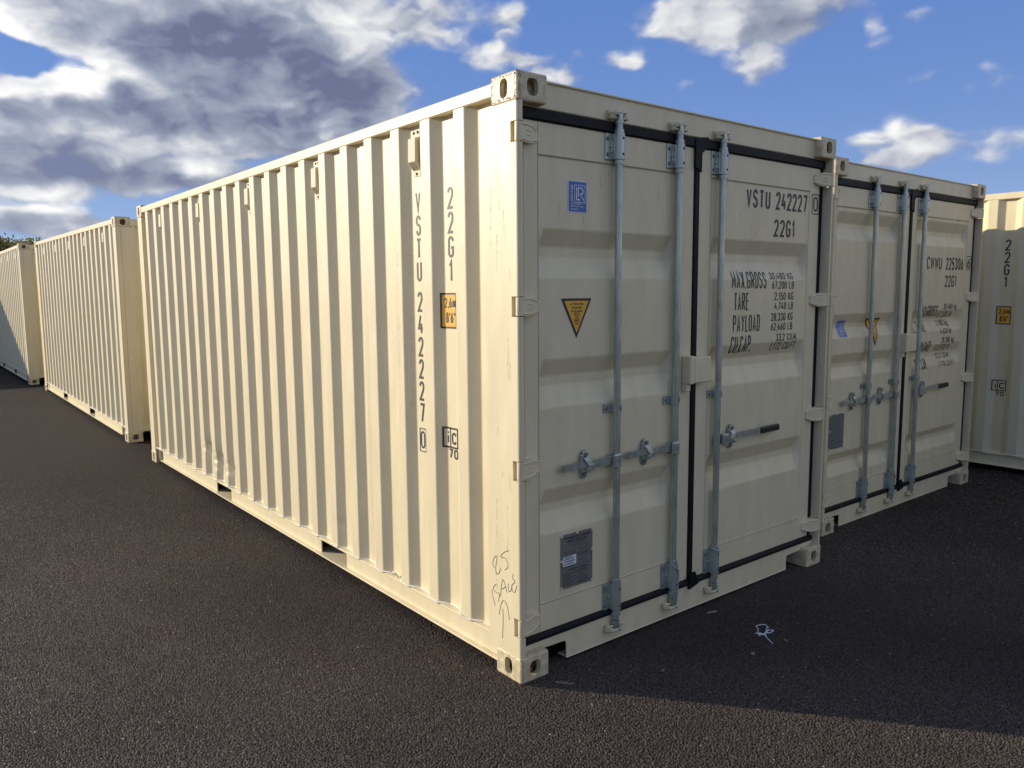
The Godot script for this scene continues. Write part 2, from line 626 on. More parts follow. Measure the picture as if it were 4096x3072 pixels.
func casting(c: Node3D, at: Vector3, sx: float, sy: float, sz: float) -> void:
	# the block with three oval openings at each corner; at is its outermost corner
	var sh := Sh.new()
	sh.put(Transform3D(Basis.from_scale(Vector3(sx, sy, sz)), at))
	var s := Vector3(0.162, 0.118, 0.178)
	var b := 0.009
	for ax in 3:
		var u := (ax + 1) % 3
		var v := (ax + 2) % 3
		var n := Vector3.ZERO
		n[ax] = -1.0
		var cu := s[u] / 2.0
		var cv := s[v] / 2.0
		var hole := Vector2(0.03, 0.03)
		if ax == 0: hole = Vector2(0.0385, 0.026)    # side: u = y, v = z
		elif ax == 2: hole = Vector2(0.030, 0.0345)  # end: u = x, v = y
		else: hole = Vector2(0.034, 0.05)            # top or bottom: u = z, v = x
		var ru := cu - b
		var rv := cv - b
		var angles := []
		for k in 28:
			angles.append(TAU * k / 28.0)
		for k in [[1, 1], [-1, 1], [-1, -1], [1, -1]]:
			angles.append(fposmod(atan2(k[1] * rv, k[0] * ru), TAU))
		angles.sort()
		var outer := []
		var inner := []
		var deep := []
		for t in angles:
			var ct := cos(t)
			var snt := sin(t)
			var k := minf(ru / maxf(absf(ct), 1e-6), rv / maxf(absf(snt), 1e-6))
			var h := 1.0 / pow(pow(absf(ct) / hole.x, 3.0) + pow(absf(snt) / hole.y, 3.0), 1.0 / 3.0)
			var po := Vector3.ZERO
			po[u] = cu + ct * k
			po[v] = cv + snt * k
			var pi := Vector3.ZERO
			pi[u] = cu + ct * h
			pi[v] = cv + snt * h
			var pd := pi
			pd[ax] = 0.026
			outer.append(po)
			inner.append(pi)
			deep.append(pd)
		var centre := Vector3.ZERO
		centre[u] = cu
		centre[v] = cv
		for k in angles.size():
			var k1 := (k + 1) % angles.size()
			if outer[k].distance_to(outer[k1]) < 1e-6:
				continue
			sh.quado(outer[k], outer[k1], inner[k1], inner[k], n)
			sh.quado(inner[k], inner[k1], deep[k1], deep[k], centre - inner[k])
		# the inner side opposite
		var p := []
		for k in [[-1, -1], [1, -1], [1, 1], [-1, 1]]:
			var q := Vector3.ZERO
			q[ax] = s[ax]
			q[u] = cu + k[0] * ru
			q[v] = cv + k[1] * rv
			p.append(q)
		sh.quado(p[0], p[1], p[2], p[3], -n)
	# chamfers
	var cc := s / 2.0
	for ax in 3:
		var u := (ax + 1) % 3
		var v := (ax + 2) % 3
		for su in [-1.0, 1.0]:
			for sv in [-1.0, 1.0]:
				var p := []
				var mid := []
				for e in [-1.0, 1.0]:
					var q := Vector3.ZERO
					q[ax] = e * (cc[ax] - b)
					q[u] = su * cc[u]
					q[v] = sv * (cc[v] - b)
					var r := q
					r[u] = su * (cc[u] - b)
					r[v] = sv * cc[v]
					var m := q
					m[u] = su * (cc[u] - b * 0.29)
					m[v] = sv * (cc[v] - b * 0.29)
					p.append(cc + q)
					p.append(cc + r)
					mid.append(cc + m)
				var n := Vector3.ZERO
				n[u] = su
				n[v] = sv
				sh.quado(p[0], mid[0], mid[1], p[2], n)
				sh.quado(mid[0], p[1], p[3], mid[1], n)
	for ax in 8:
		var d := Vector3(1 if ax & 1 else -1, 1 if ax & 2 else -1, 1 if ax & 4 else -1)
		var a := cc + d * (cc - Vector3(0, b, b))
		var bb := cc + d * (cc - Vector3(b, 0, b))
		var e := cc + d * (cc - Vector3(b, b, 0))
		var o := cc + d * (cc - Vector3(b, b, b) * 0.42)
		sh.trio(a, bb, o, d)
		sh.trio(bb, e, o, d)
		sh.trio(e, a, o, d)
	obj("corner_casting", sh, M.cast, c)


const HINGES := [[2.312, 2.396], [1.604, 1.689], [0.905, 0.992], [0.207, 0.291]]


func mirror(right: bool) -> Transform3D:
	return Transform3D(Basis.from_scale(Vector3(-1, 1, 1)), Vector3(W, 0, 0)) if right else Transform3D()


func door_post(c: Node3D, right: bool) -> void:
	var sh := Sh.new()
	sh.put(mirror(right))
	var whole := PackedVector2Array([Vector2(0.004, -0.232)])
	for k in 5:
		var t := deg_to_rad(180 - 90.0 * k / 4)
		whole.append(Vector2(0.018 + 0.014 * cos(t), -0.018 + 0.014 * sin(t)))
	whole.append_array(PackedVector2Array([Vector2(0.030, -0.004), Vector2(0.030, -0.066), Vector2(0.070, -0.066), Vector2(0.070, -0.232)]))
	var cut := PackedVector2Array([Vector2(0.004, -0.232), Vector2(0.004, -0.051), Vector2(0.045, -0.051), Vector2(0.045, -0.066), Vector2(0.070, -0.066), Vector2(0.070, -0.232)])
	var edges := [0.112]
	for k in [3, 2, 1, 0]:
		edges.append_array(HINGES[k])
	edges.append(2.479)
	for k in edges.size() - 1:
		sh.prism(cut if k % 2 == 1 else whole, Vector3(0, edges[k], 0), Vector3.RIGHT, Vector3.BACK, Vector3.UP * (edges[k + 1] - edges[k]))
	obj("corner_post", sh, M.paint, c)


func front_post(c: Node3D, right: bool) -> void:
	var sh := Sh.new()
	sh.put(mirror(right))
	sh.box(Vector3(0.004, 0.112, -L + 0.004), Vector3(0.052, 2.479, -L + 0.158), 0.006)
	sh.box(Vector3(0.05, 0.112, -L + 0.004), Vector3(0.172, 2.479, -L + 0.04), 0.006)
	obj("corner_post", sh, M.paint, c)


func side_rails(c: Node3D, right: bool) -> void:
	var sh := Sh.new()
	sh.put(mirror(right))
	sh.box(Vector3(0.004, 2.512, -L + 0.17), Vector3(0.066, 2.571, -0.17), 0.006)
	obj("top_side_rail", sh, M.paint, c)
	# bottom rail: a channel open outwards with two fork lift pockets cut through its web
	var lo := Sh.new()
	lo.put(mirror(right))
	var cuts := [[-1.704, -2.058], [-3.728, -4.080]]
	lo.box(Vector3(0.010, 0.152, -L + 0.15), Vector3(0.07, 0.165, -0.15), 0.002)
	lo.box(Vector3(0.0, 0.050, -L + 0.33), Vector3(0.36, 0.058, -0.17), 0.002)
	var from := -0.16
	for k in cuts + [[-L + 0.30, -L + 0.30]]:
		lo.box(Vector3(0.028, 0.057, k[0]), Vector3(0.036, 0.153, from), 0.0)
		from = k[1]
	lo.box(Vector3(0.0235, 0.06, -0.32), Vector3(0.028, 0.151, -0.168), 0.001)
	lo.box(Vector3(0.002, 0.058, -L + 0.30), Vector3(0.036, 0.152, -L + 0.306), 0.0)
	lo.box(Vector3(0.14, 0.02, -L + 0.10), Vector3(0.15, 0.152, -L + 0.32), 0.0)
	obj("bottom_side_rail", lo, M.paint, c)


func front_end(c: Node3D) -> void:
	var z := -L
	var sh := Sh.new()
	sh.box(Vector3(0.15, 2.492, z + 0.016), Vector3(W - 0.15, 2.571, z + 0.08), 0.005)
	obj("front_top_rail", sh, M.paint, c)
	sh = Sh.new()
	sh.box(Vector3(0.31, 0.03, z + 0.012), Vector3(W - 0.31, 0.165, z + 0.07), 0.004)
	sh.box(Vector3(0.05, 0.118, z + 0.012), Vector3(W - 0.05, 0.165, z + 0.07), 0.004)
	obj("front_bottom_rail", sh, M.paint, c)
	sh = Sh.new()
	var x := 0.172
	var pts := [[x, 0.016]]
	while x < W - 0.42:
		for k in [[0.10, 0.016], [0.145, 0.052], [0.215, 0.052], [0.26, 0.016]]:
			pts.append([x + k[0], k[1]])
		x += 0.26
	pts.append([W - 0.172, 0.016])
	for k in pts.size() - 1:
		sh.quado(Vector3(pts[k][0], 0.16, z + pts[k][1]), Vector3(pts[k + 1][0], 0.16, z + pts[k + 1][1]), Vector3(pts[k + 1][0], 2.5, z + pts[k + 1][1]), Vector3(pts[k][0], 2.5, z + pts[k][1]), Vector3(0, 0, -1))
	obj("front_panel", sh, M.paint, c)


func roof_and_floor(c: Node3D) -> void:
	var sh := Sh.new()
	var z := -0.11
	var base := 2.560
	var pts := [[z, base]]
	while z > -L + 0.35:
		for k in [[0.07, 0.0], [0.10, 0.022], [0.17, 0.022], [0.20, 0.0]]:
			pts.append([z - k[0], base + k[1]])
		z -= 0.209
	pts.append([-L + 0.07, base])
	for k in pts.size() - 1:
		var a := Vector3(0.12, pts[k][1], pts[k][0])
		var b := Vector3(0.12, pts[k + 1][1], pts[k + 1][0])
		var across := Vector3(W - 0.24, 0, 0)
		sh.quado(a, b, b + across, a + across, Vector3.UP)
		for e in [[0.06, -1.0], [W - 0.06, 1.0]]:
			var a2 := Vector3(e[0], base, pts[k][0])
			var b2 := Vector3(e[0], base, pts[k + 1][0])
			var a1 := a if e[1] < 0 else a + across
			var b1 := b if e[1] < 0 else b + across
			sh.quado(a2, b2, b1, a1, Vector3.UP)
	obj("roof_panel", sh, M.paint, c)
	sh = Sh.new()
	sh.box(Vector3(0.04, 0.153, -L + 0.02), Vector3(W - 0.04, 0.162, -0.07), 0.0)
	for k in 18:
		var zz := -0.30 - k * 0.31
		if absf(zz + 1.88) > 0.2 and absf(zz + 3.90) > 0.2:
			sh.box(Vector3(0.04, 0.05, zz - 0.02), Vector3(W - 0.04, 0.15, zz + 0.02), 0.0)
	obj("underfloor", sh, M.floor, c)


# surface of a door panel (x, y) -> z; bands are [top of the slope, slope in, flat, slope out]
func door_z(p: Dictionary, x: float, y: float) -> float:
	if x < p.x0 or x > p.x1 or y < 0.312 or y > 2.279:
		return -0.055
	var d := 0.0
	for b in p.bands:
		var t: float = b[0] - y
		if t <= 0.0: continue
		if t < b[1]: d = maxf(d, t / b[1])
		elif t < b[1] + b[2]: d = 1.0
		elif t < b[1] + b[2] + b[3]: d = maxf(d, 1.0 - (t - b[1] - b[2]) / b[3])
	var e := clampf(minf(x - p.x0, p.x1 - x) / 0.034, 0.0, 1.0)
	return -0.0585 - 0.036 * d * e


func door_leaf(door: Node3D, p: Dictionary) -> void:
	# frame of the leaf: two stiles and two rails, butted
	var sh := Sh.new()
	sh.box(Vector3(p.l, 0.178, -0.098), Vector3(p.x0, 2.417, -0.055), 0.003)
	sh.box(Vector3(p.x1, 0.178, -0.098), Vector3(p.r, 2.417, -0.055), 0.003)
	sh.box(Vector3(p.x0, 2.279, -0.098), Vector3(p.x1, 2.417, -0.0557), 0.002)
	sh.box(Vector3(p.x0, 0.178, -0.098), Vector3(p.x1, 0.312, -0.0557), 0.002)
	obj("door_frame", sh, M.paint, door)
	# pressed steel panel
	sh = Sh.new()
	var xs := [p.x0, p.x0 + 0.008, p.x0 + 0.034, p.x1 - 0.034, p.x1 - 0.008, p.x1]
	var ys := [0.312]
	for k in range(p.bands.size() - 1, -1, -1):
		var b: Array = p.bands[k]
		var t: float = b[0]
		for e in [b[1] + b[2] + b[3] + 0.004, b[1] + b[2] + b[3] - 0.004, b[1] + b[2] + 0.004, b[1] + b[2] - 0.004, b[1] + 0.004, b[1] - 0.004, 0.004, -0.004]:
			ys.append(t - e)
	ys.append(2.279)
	for i in xs.size() - 1:
		for j in ys.size() - 1:
			var q := []
			for e in [[0, 0], [1, 0], [1, 1], [0, 1]]:
				var x: float = clampf(xs[i + e[0]], p.x0 + 1e-4, p.x1 - 1e-4)
				var y: float = clampf(ys[j + e[1]], 0.3121, 2.2789)
				q.append(Vector3(x, y, door_z(p, x, y)))
			sh.quado(q[0], q[1], q[2], q[3], Vector3(0, 0, 1))
	obj("door_panel", sh, M.paint, door)
	# sealant line round the panel
	sh = Sh.new()
	var on := func(q: Vector2) -> Vector3: return Vector3(q.x, q.y, -0.0538)
	ribbon(sh, PackedVector2Array([Vector2(p.x0 - 0.002, 2.282), Vector2(p.x1 + 0.002, 2.282)]), 0.005, on)
	ribbon(sh, PackedVector2Array([Vector2(p.x0 - 0.002, 0.309), Vector2(p.x1 + 0.002, 0.309)]), 0.003, on)
	ribbon(sh, PackedVector2Array([Vector2(p.x0 - 0.002, 2.40), Vector2(p.x0 - 0.002, 0.2)]), 0.003, on)
	obj("panel_seam", sh, M.seam, door)


func hinge(door: Node3D, y0: float, y1: float, right: bool) -> void:
	var sh := Sh.new()
	sh.put(mirror(right))
	# knuckle where the corner of the post is cut away
	sh.cyl(Vector3(0.0185, y0 + 0.004, -0.0175), Vector3(0.0185, y1 - 0.004, -0.0175), 0.0155, -1.0, 14)
	# blade, thick at the knuckle and tapering on to the door stile
	var ym := (y0 + y1) / 2.0
	var h := (y1 - y0) / 2.0
	var f := [Vector3(0.02, ym - h + 0.005, -0.006), Vector3(0.06, ym - h + 0.002, -0.014), Vector3(0.10, ym - h + 0.004, -0.030), Vector3(0.148, ym - h + 0.020, -0.048)]
	var g := [Vector3(0.02, ym + h - 0.005, -0.006), Vector3(0.06, ym + h - 0.002, -0.014), Vector3(0.10, ym + h - 0.004, -0.030), Vector3(0.148, ym + h - 0.020, -0.048)]
	var back := func(v: Vector3) -> Vector3: return Vector3(v.x, v.y, -0.0565)
	for k in 3:
		sh.quado(f[k], f[k + 1], g[k + 1], g[k], Vector3(0.2, 0, 1))
		sh.quado(f[k], f[k + 1], back.call(f[k + 1]), back.call(f[k]), Vector3.DOWN)
		sh.quado(g[k], g[k + 1], back.call(g[k + 1]), back.call(g[k]), Vector3.UP)
	sh.quado(f[3], g[3], back.call(g[3]), back.call(f[3]), Vector3.RIGHT)
	sh.quado(f[0], g[0], back.call(g[0]), back.call(f[0]), Vector3.LEFT)
	# pressed ridges along both edges and two short ones between
	for e in [[-1.0, 0.78], [1.0, 0.78], [-1.0, 0.22], [1.0, 0.22]]:
		var pts := PackedVector3Array()
		var top := 4 if e[1] > 0.5 else 3
		for k in range(0 if e[1] > 0.5 else 1, top):
			var m: Vector3 = (f[k] + g[k]) / 2.0
			pts.append(m + Vector3(0, e[0] * e[1] * (g[k].y - m.y), 0.0005))
		sh.tube(pts, 0.0032 if e[1] > 0.5 else 0.002, 6)
	obj("hinge", sh, M.paint, door)


func hole_dot(sh: Sh, at: Vector3, n: Vector3, r: float) -> void:
	sh.cyl(at, at + n * 0.0012, r, -1.0, 10)


func lock_rod(door: Node3D, c: Node3D, x: float, guide_y: float) -> void:
	var zc := -0.029
	var sh := Sh.new()
	sh.cyl(Vector3(x, 0.125, zc), Vector3(x, 2.478, zc), 0.0170, -1.0, 20)
	for y in [0.155, 0.318, 2.288, 2.424]:
		sh.cyl(Vector3(x, y - 0.009, zc), Vector3(x, y + 0.009, zc), 0.0225, -1.0, 18)
	for y in [0.112, 2.466]:
		sh.cyl(Vector3(x, y - 0.008, zc), Vector3(x, y + 0.008, zc), 0.0205, -1.0, 18)
	obj("locking_bar", sh, M.zinc, door)
	# upper and lower bearing brackets, bolted by a flange on the left
	for yy in [[2.300, 2.414], [0.176, 0.306]]:
		sh = Sh.new()
		var y0: float = yy[0]
		var y1: float = yy[1]
		sh.cyl(Vector3(x, y0, zc), Vector3(x, y1, zc), 0.0265, -1.0, 22)
		sh.box(Vector3(x - 0.066, y0 - 0.002, -0.0545), Vector3(x - 0.015, y1 + 0.002, -0.0485), 0.003)
		sh.box(Vector3(x - 0.028, y0 + 0.002, -0.050), Vector3(x + 0.026, y1 - 0.002, zc), 0.002)
		sh.box(Vector3(x - 0.034, y0 + 0.03, -0.049), Vector3(x - 0.026, y1 - 0.03, -0.042), 0.002)
		sh.box(Vector3(x - 0.042, (y0 + y1) / 2 - 0.004, -0.049), Vector3(x - 0.026, (y0 + y1) / 2 + 0.006, -0.040), 0.002)
		var br := obj("bar_bracket", sh, M.zinc, door)
		for y in [y0 + 0.022, y1 - 0.022]:
			sh = Sh.new()
			sh.cyl(Vector3(x - 0.051, y, -0.049), Vector3(x - 0.051, y, -0.042), 0.0095, 0.008, 12)
			obj("bracket_bolt", sh, M.zinc_dark, door)
			sh = Sh.new()
			hole_dot(sh, Vector3(x + 0.001, y, zc + 0.0262), Vector3(0, 0, 1), 0.0055)
			obj("bracket_hole", sh, M.hole, door)
	# middle guide
	sh = Sh.new()
	var gy := guide_y
	sh.cyl(Vector3(x, gy - 0.02, zc), Vector3(x, gy + 0.02, zc), 0.0215, -1.0, 20)
	sh.box(Vector3(x - 0.066, gy - 0.021, -0.0545), Vector3(x - 0.012, gy + 0.021, -0.049), 0.003)
	sh.box(Vector3(x - 0.024, gy - 0.019, -0.0495), Vector3(x + 0.022, gy + 0.019, zc), 0.002)
	obj("bar_guide", sh, M.zinc, door)
	sh = Sh.new()
	sh.cyl(Vector3(x - 0.047, gy, -0.049), Vector3(x - 0.047, gy, -0.042), 0.009, 0.0075, 12)
	obj("guide_bolt", sh, M.zinc_dark, door)
	sh = Sh.new()
	hole_dot(sh, Vector3(x + 0.001, gy, zc + 0.0213), Vector3(0, 0, 1), 0.0055)
	obj("guide_hole", sh, M.hole, door)
	# cams at both ends of the bar, gripped by the keepers on header and sill
	for e in [[2.478, 1.0], [0.100, -1.0]]:
		var y: float = e[0]
		var s: float = e[1]
		sh = Sh.new()
		sh.box(Vector3(x - 0.013, y - 0.006, -0.042), Vector3(x + 0.013, y + 0.026, -0.014) if s > 0 else Vector3(x + 0.013, y + 0.010, -0.014), 0.004)
		sh.box(Vector3(x - 0.034, y + s * 0.030 - 0.006, -0.040), Vector3(x + 0.020, y + s * 0.030 + 0.006, -0.016), 0.004)
		sh.box(Vector3(x - 0.010, y + s * 0.012 - 0.016, -0.034), Vector3(x + 0.010, y + s * 0.012 + 0.022, -0.020), 0.004)
		sh.box(Vector3(x + 0.012, y + s * 0.002 - 0.004, -0.044), Vector3(x + 0.040, y + s * 0.002 + 0.004, -0.020), 0.003)
		sh.put(Transform3D(Basis(Vector3(0, 0, 1), 0.5 * s), Vector3(x + 0.018, y + s * 0.030, -0.028)))
		sh.box(Vector3(-0.012, -0.006, -0.012), Vector3(0.014, 0.006, 0.012), 0.003)
		obj("bar_cam", sh, M.zinc, door)
		# keeper: a left claw and a right claw, each forged with a lip that curls over the cam
		var k0 := y + s * 0.016
		sh = Sh.new()
		for q in [[-0.044, 0.0, -0.0445, 0.040, 0.044, 0.011, 0.0, 0.0], [-0.050, -0.004, -0.032, 0.026, 0.034, 0.024, 0.25, -0.5], [-0.034, 0.006, -0.020, 0.034, 0.020, 0.016, 0.35, -0.3], [-0.036, -0.013, -0.024, 0.026, 0.012, 0.014, -0.2, -0.4]]:
			sh.put(Transform3D(Basis(Vector3.BACK, q[6] * s) * Basis(Vector3.UP, q[7]), Vector3(x + q[0], k0 + s * q[1], q[2])))
			sh.box(-Vector3(q[3], q[4], q[5]) / 2.0, Vector3(q[3], q[4], q[5]) / 2.0, 0.005)
		obj("cam_keeper", sh, M.cast, c)
		sh = Sh.new()
		for q in [[0.034, 0.0, -0.0445, 0.038, 0.044, 0.011, 0.0, 0.0], [0.034, -0.006, -0.034, 0.022, 0.026, 0.022, -0.3, 0.4], [0.038, 0.014, -0.032, 0.030, 0.010, 0.018, 0.2, 0.3], [0.046, -0.010, -0.030, 0.022, 0.009, 0.016, -0.25, 0.2]]:
			sh.put(Transform3D(Basis(Vector3.BACK, q[6] * s) * Basis(Vector3.UP, q[7]), Vector3(x + q[0], k0 + s * q[1], q[2])))
			sh.box(-Vector3(q[3], q[4], q[5]) / 2.0, Vector3(q[3], q[4], q[5]) / 2.0, 0.004)
		obj("cam_keeper", sh, M.cast, c)


func lock_handle(door: Node3D, hub: float, tip: float, y: float, catch_x: float, gripped: bool) -> void:
	var s := signf(tip - hub)
	var sh := Sh.new()
	# hub: folded bracket welded to the bar
	sh.box(Vector3(hub - 0.026, y - 0.032, -0.018), Vector3(hub + 0.024, y + 0.032, 0.001), 0.006)
	sh.box(Vector3(hub - 0.026, y - 0.030, -0.044), Vector3(hub + 0.024, y + 0.030, -0.038), 0.002)
	obj("handle_hub", sh, M.zinc, door)
	sh = Sh.new()
	hole_dot(sh, Vector3(hub, y + 0.002, 0.001), Vector3.BACK, 0.0075)
	obj("handle_pin", sh, M.zinc_dark, door)
	sh = Sh.new()
	sh.cyl(Vector3(catch_x, y + 0.050, -0.044), Vector3(catch_x, y + 0.050, -0.030), 0.0115, 0.010, 10)
	obj("handle_bolt", sh, M.zinc_dark, door)
	sh = Sh.new()
	sh.cyl(Vector3(catch_x, y - 0.046, -0.051), Vector3(catch_x, y - 0.046, -0.040), 0.0115, 0.010, 10)
	obj("handle_bolt", sh, M.zinc_dark, door)
	# handle blade: three flat lengths with slight bends
	sh = Sh.new()
	var grip_at := hub + s * 0.345
	var p := [Vector3(hub + s * 0.012, y + 0.004, -0.026), Vector3(hub + s * 0.10, y + 0.002, -0.026), Vector3(catch_x - s * 0.012, y + 0.002, -0.029), Vector3(catch_x + s * 0.035, y + 0.006, -0.034), Vector3(tip, y + 0.004, -0.030)]
	var hh := [0.019, 0.018, 0.012, 0.015, 0.016]
	if gripped:
		p[4] = Vector3(grip_at, y + 0.006, -0.028)
	for k in 4:
		var a: Vector3 = p[k]
		var b: Vector3 = p[k + 1]
		var u0 := Vector3(0, hh[k], 0)
		var u1 := Vector3(0, hh[k + 1], 0)
		var t := Vector3(0, 0, 0.0045)
		sh.quado(a - u0 + t, b - u1 + t, b + u1 + t, a + u0 + t, Vector3.BACK)
		sh.quado(a - u0 - t, b - u1 - t, b + u1 - t, a + u0 - t, Vector3.FORWARD)
		sh.quado(a + u0 + t, b + u1 + t, b + u1 - t, a + u0 - t, Vector3.UP)
		sh.quado(a - u0 + t, b - u1 + t, b - u1 - t, a - u0 - t, Vector3.DOWN)
	var e: Vector3 = p[4]
	sh.box(Vector3(minf(e.x, e.x + s * 0.008), e.y - 0.0145, e.z - 0.0044), Vector3(maxf(e.x, e.x + s * 0.008), e.y + 0.0145, e.z + 0.0044), 0.004)
	# pressed rib on the blade by the catch
	var r0 := hub + s * 0.05
	sh.prism(PackedVector2Array([Vector2(r0, 0.0), Vector2(catch_x - s * 0.045, 0.007), Vector2(catch_x - s * 0.045, -0.008)]), Vector3(0, y + 0.002, -0.0225), Vector3.RIGHT, Vector3.UP, Vector3(0, 0, 0.003))
	obj("handle", sh, M.zinc, door)
	if gripped:
		sh = Sh.new()
		sh.put(Transform3D(Basis(Vector3.BACK, 0.012), Vector3(grip_at, y + 0.006, -0.028)))
		sh.box(Vector3(-0.004, -0.0185, -0.010), Vector3(tip - grip_at, 0.0185, 0.010), 0.006)
		obj("handle_grip", sh, M.grip, door)
	# catch: upright plate with round ends, a lower hook and a hasp that folds over the blade
	sh = Sh.new()
	var st := PackedVector2Array()
	st.append_array(arc(0, 0.046, 0.022, 0.024, 180, 0, 8))
	st.append_array(arc(0, -0.042, 0.022, 0.024, 0, -180, 8))
	sh.prism(st, Vector3(catch_x, y, -0.0550), Vector3.RIGHT, Vector3.UP, Vector3(0, 0, 0.006))
	sh.box(Vector3(catch_x - 0.022, y - 0.034, -0.050), Vector3(catch_x + 0.018, y - 0.012, -0.034), 0.003)
	sh.box(Vector3(catch_x - 0.002, y - 0.032, -0.036), Vector3(catch_x + 0.018, y - 0.010, -0.016), 0.003)
	sh.box(Vector3(catch_x - 0.026, y + 0.016, -0.050), Vector3(catch_x - 0.006, y + 0.050, -0.036), 0.003)
	obj("handle_catch", sh, M.zinc, door)
	sh = Sh.new()
	var strap := [Vector3(catch_x, y + 0.066, -0.040), Vector3(catch_x, y + 0.040, -0.036), Vector3(catch_x - s * 0.004, y + 0.022, -0.020), Vector3(catch_x - s * 0.022, y - 0.002, -0.017), Vector3(catch_x - s * 0.034, y - 0.024, -0.018)]
	var sw := [0.015, 0.017, 0.016, 0.020, 0.008]
	for k in 4:
		var a: Vector3 = strap[k]
		var b: Vector3 = strap[k + 1]
		var u0 := Vector3(sw[k], 0, 0)
		var u1 := Vector3(sw[k + 1], 0, 0)
		var t := Vector3(0, 0, 0.005)
		sh.quado(a - u0, a + u0, b + u1, b - u1, Vector3(0, 0.3, 1))
		sh.quado(a - u0 - t, a + u0 - t, b + u1 - t, b - u1 - t, Vector3.FORWARD)
		sh.quado(a + u0, a + u0 - t, b + u1 - t, b + u1, Vector3.RIGHT)
		sh.quado(a - u0, a - u0 - t, b - u1 - t, b - u1, Vector3.LEFT)
	obj("handle_hasp", sh, M.zinc, door)


func door_end(c: Node3D, kind: String) -> void:
	var sh := Sh.new()
	# header and its drip edge
	sh.box(Vector3(0.03, 2.468, -0.125), Vector3(W - 0.03, 2.578, -0.049), 0.004)
	sh.box(Vector3(0.15, 2.572, -0.125), Vector3(W - 0.15, 2.582, -0.040), 0.003)
	obj("door_header", sh, M.paint, c)
	sh = Sh.new()
	# sill, cut away beside the castings
	sh.prism(PackedVector2Array([Vector2(0.03, 0.1415), Vector2(0.03, 0.108), Vector2(0.302, 0.100), Vector2(0.312, 0.088), Vector2(0.312, 0.013), Vector2(W - 0.312, 0.013), Vector2(W - 0.312, 0.088), Vector2(W - 0.302, 0.100), Vector2(W - 0.03, 0.108), Vector2(W - 0.03, 0.1415)]), Vector3(0, 0, -0.055), Vector3.RIGHT, Vector3.UP, Vector3(0, 0, 0.006))
	sh.box(Vector3(0.03, 0.137, -0.11), Vector3(W - 0.03, 0.1425, -0.046), 0.002)
	sh.box(Vector3(0.312, 0.012, -0.11), Vector3(W - 0.312, 0.018, -0.0465), 0.002)
	obj("door_sill", sh, M.paint, c)
	sh = Sh.new()
	sh.box(Vector3(0.06, 0.165, -0.12), Vector3(W - 0.06, 2.47, -0.1), 0.0)
	obj("door_backing", sh, M.floor, c)
	var bands := [[1.977, 0.075, 0.045, 0.092], [1.411, 0.075, 0.045, 0.095], [0.829, 0.075, 0.035, 0.095]]
	if kind == "second":
		bands = [[2.252, 0.078, 0.035, 0.078], [1.545, 0.068, 0.03, 0.072], [1.264, 0.068, 0.03, 0.072], [0.558, 0.058, 0.03, 0.078]]
	var leaves := [{"l": 0.073, "r": 1.187, "x0": 0.155, "x1": 1.040, "bands": bands}, {"l": 1.228, "r": 2.362, "x0": 1.327, "x1": 2.256, "bands": bands}]
	if kind == "second":
		leaves[0].x0 = 0.13
		leaves[1].x0 = 1.31
	for k in 2:
		var door := Node3D.new()
		door.name = numbered("door", c)
		c.add_child(door, true)
		door_leaf(door, leaves[k])
		# rubber seal on three sides of each leaf
		sh = Sh.new()
		var x0 := 0.034 if k == 0 else 1.207
		var x1 := 1.207 if k == 0 else W - 0.034
		sh.box(Vector3(x0, 2.4175, -0.085), Vector3(x1, 2.4665, -0.0440), 0.007)
		sh.box(Vector3(x0 if k == 0 else 1.23, 0.1425, -0.085), Vector3(x1, 0.1775, -0.036), 0.012)
		if k == 0:
			sh.box(Vector3(0.031, 0.178, -0.085), Vector3(0.0725, 2.417, -0.060), 0.004)
		else:
			sh.box(Vector3(2.3625, 0.178, -0.085), Vector3(W - 0.031, 2.417, -0.060), 0.004)
			sh.box(Vector3(1.183, 0.135, -0.085), Vector3(1.2305, 2.448, -0.0465), 0.009)
			# folded corner of the seal at the top, where it laps the header seal
			sh.prism(PackedVector2Array([Vector2(1.180, 2.464), Vector2(1.275, 2.476), Vector2(1.30, 2.458), Vector2(1.262, 2.415), Vector2(1.232, 2.395), Vector2(1.2295, 2.30), Vector2(1.1830, 2.32), Vector2(1.180, 2.36)]), Vector3(0, 0, -0.048), Vector3.RIGHT, Vector3.UP, Vector3(0, 0, 0.008))
			sh.prism(PackedVector2Array([Vector2(1.183, 0.128), Vector2(1.262, 0.146), Vector2(1.25, 0.178), Vector2(1.2325, 0.215), Vector2(1.183, 0.2)]), Vector3(0, 0, -0.044), Vector3.RIGHT, Vector3.UP, Vector3(0, 0, 0.012))
		obj("rubber_seal", sh, M.rubber, door)
		for hg in HINGES:
			hinge(door, hg[0], hg[1], k == 1)
		if kind == "plain":
			continue
		var gy := 1.162 if kind == "first" else 1.016
		if k == 0:
			lock_rod(door, c, 0.617, gy)
			lock_rod(door, c, 1.040, gy)
			lock_handle(door, 0.600, 0.274, 0.914, 0.421, false)
			lock_handle(door, 1.022, 0.692, 0.917, 0.834, false)
			# one half of the padlock housing
			sh = Sh.new()
			sh.box(Vector3(1.113, 1.234, -0.0545), Vector3(1.150, 1.378, 0.004), 0.005)
			sh.box(Vector3(1.116, 1.196, -0.0545), Vector3(1.150, 1.2335, -0.022), 0.003)
			obj("lock_box", sh, M.paint, door)
		else:
			lock_rod(door, c, 1.386, gy)
			lock_handle(door, 1.436, 1.966, 0.910, 1.530, true)
			sh = Sh.new()
			sh.box(Vector3(1.1515, 1.238, -0.0545), Vector3(1.288, 1.370, 0.0015), 0.005)
			obj("lock_box", sh, M.paint, door)
		door_specks(door, leaves[k], 50 + k + (10 if kind == "second" else 0))
		door_print(door, leaves[k], k, kind)


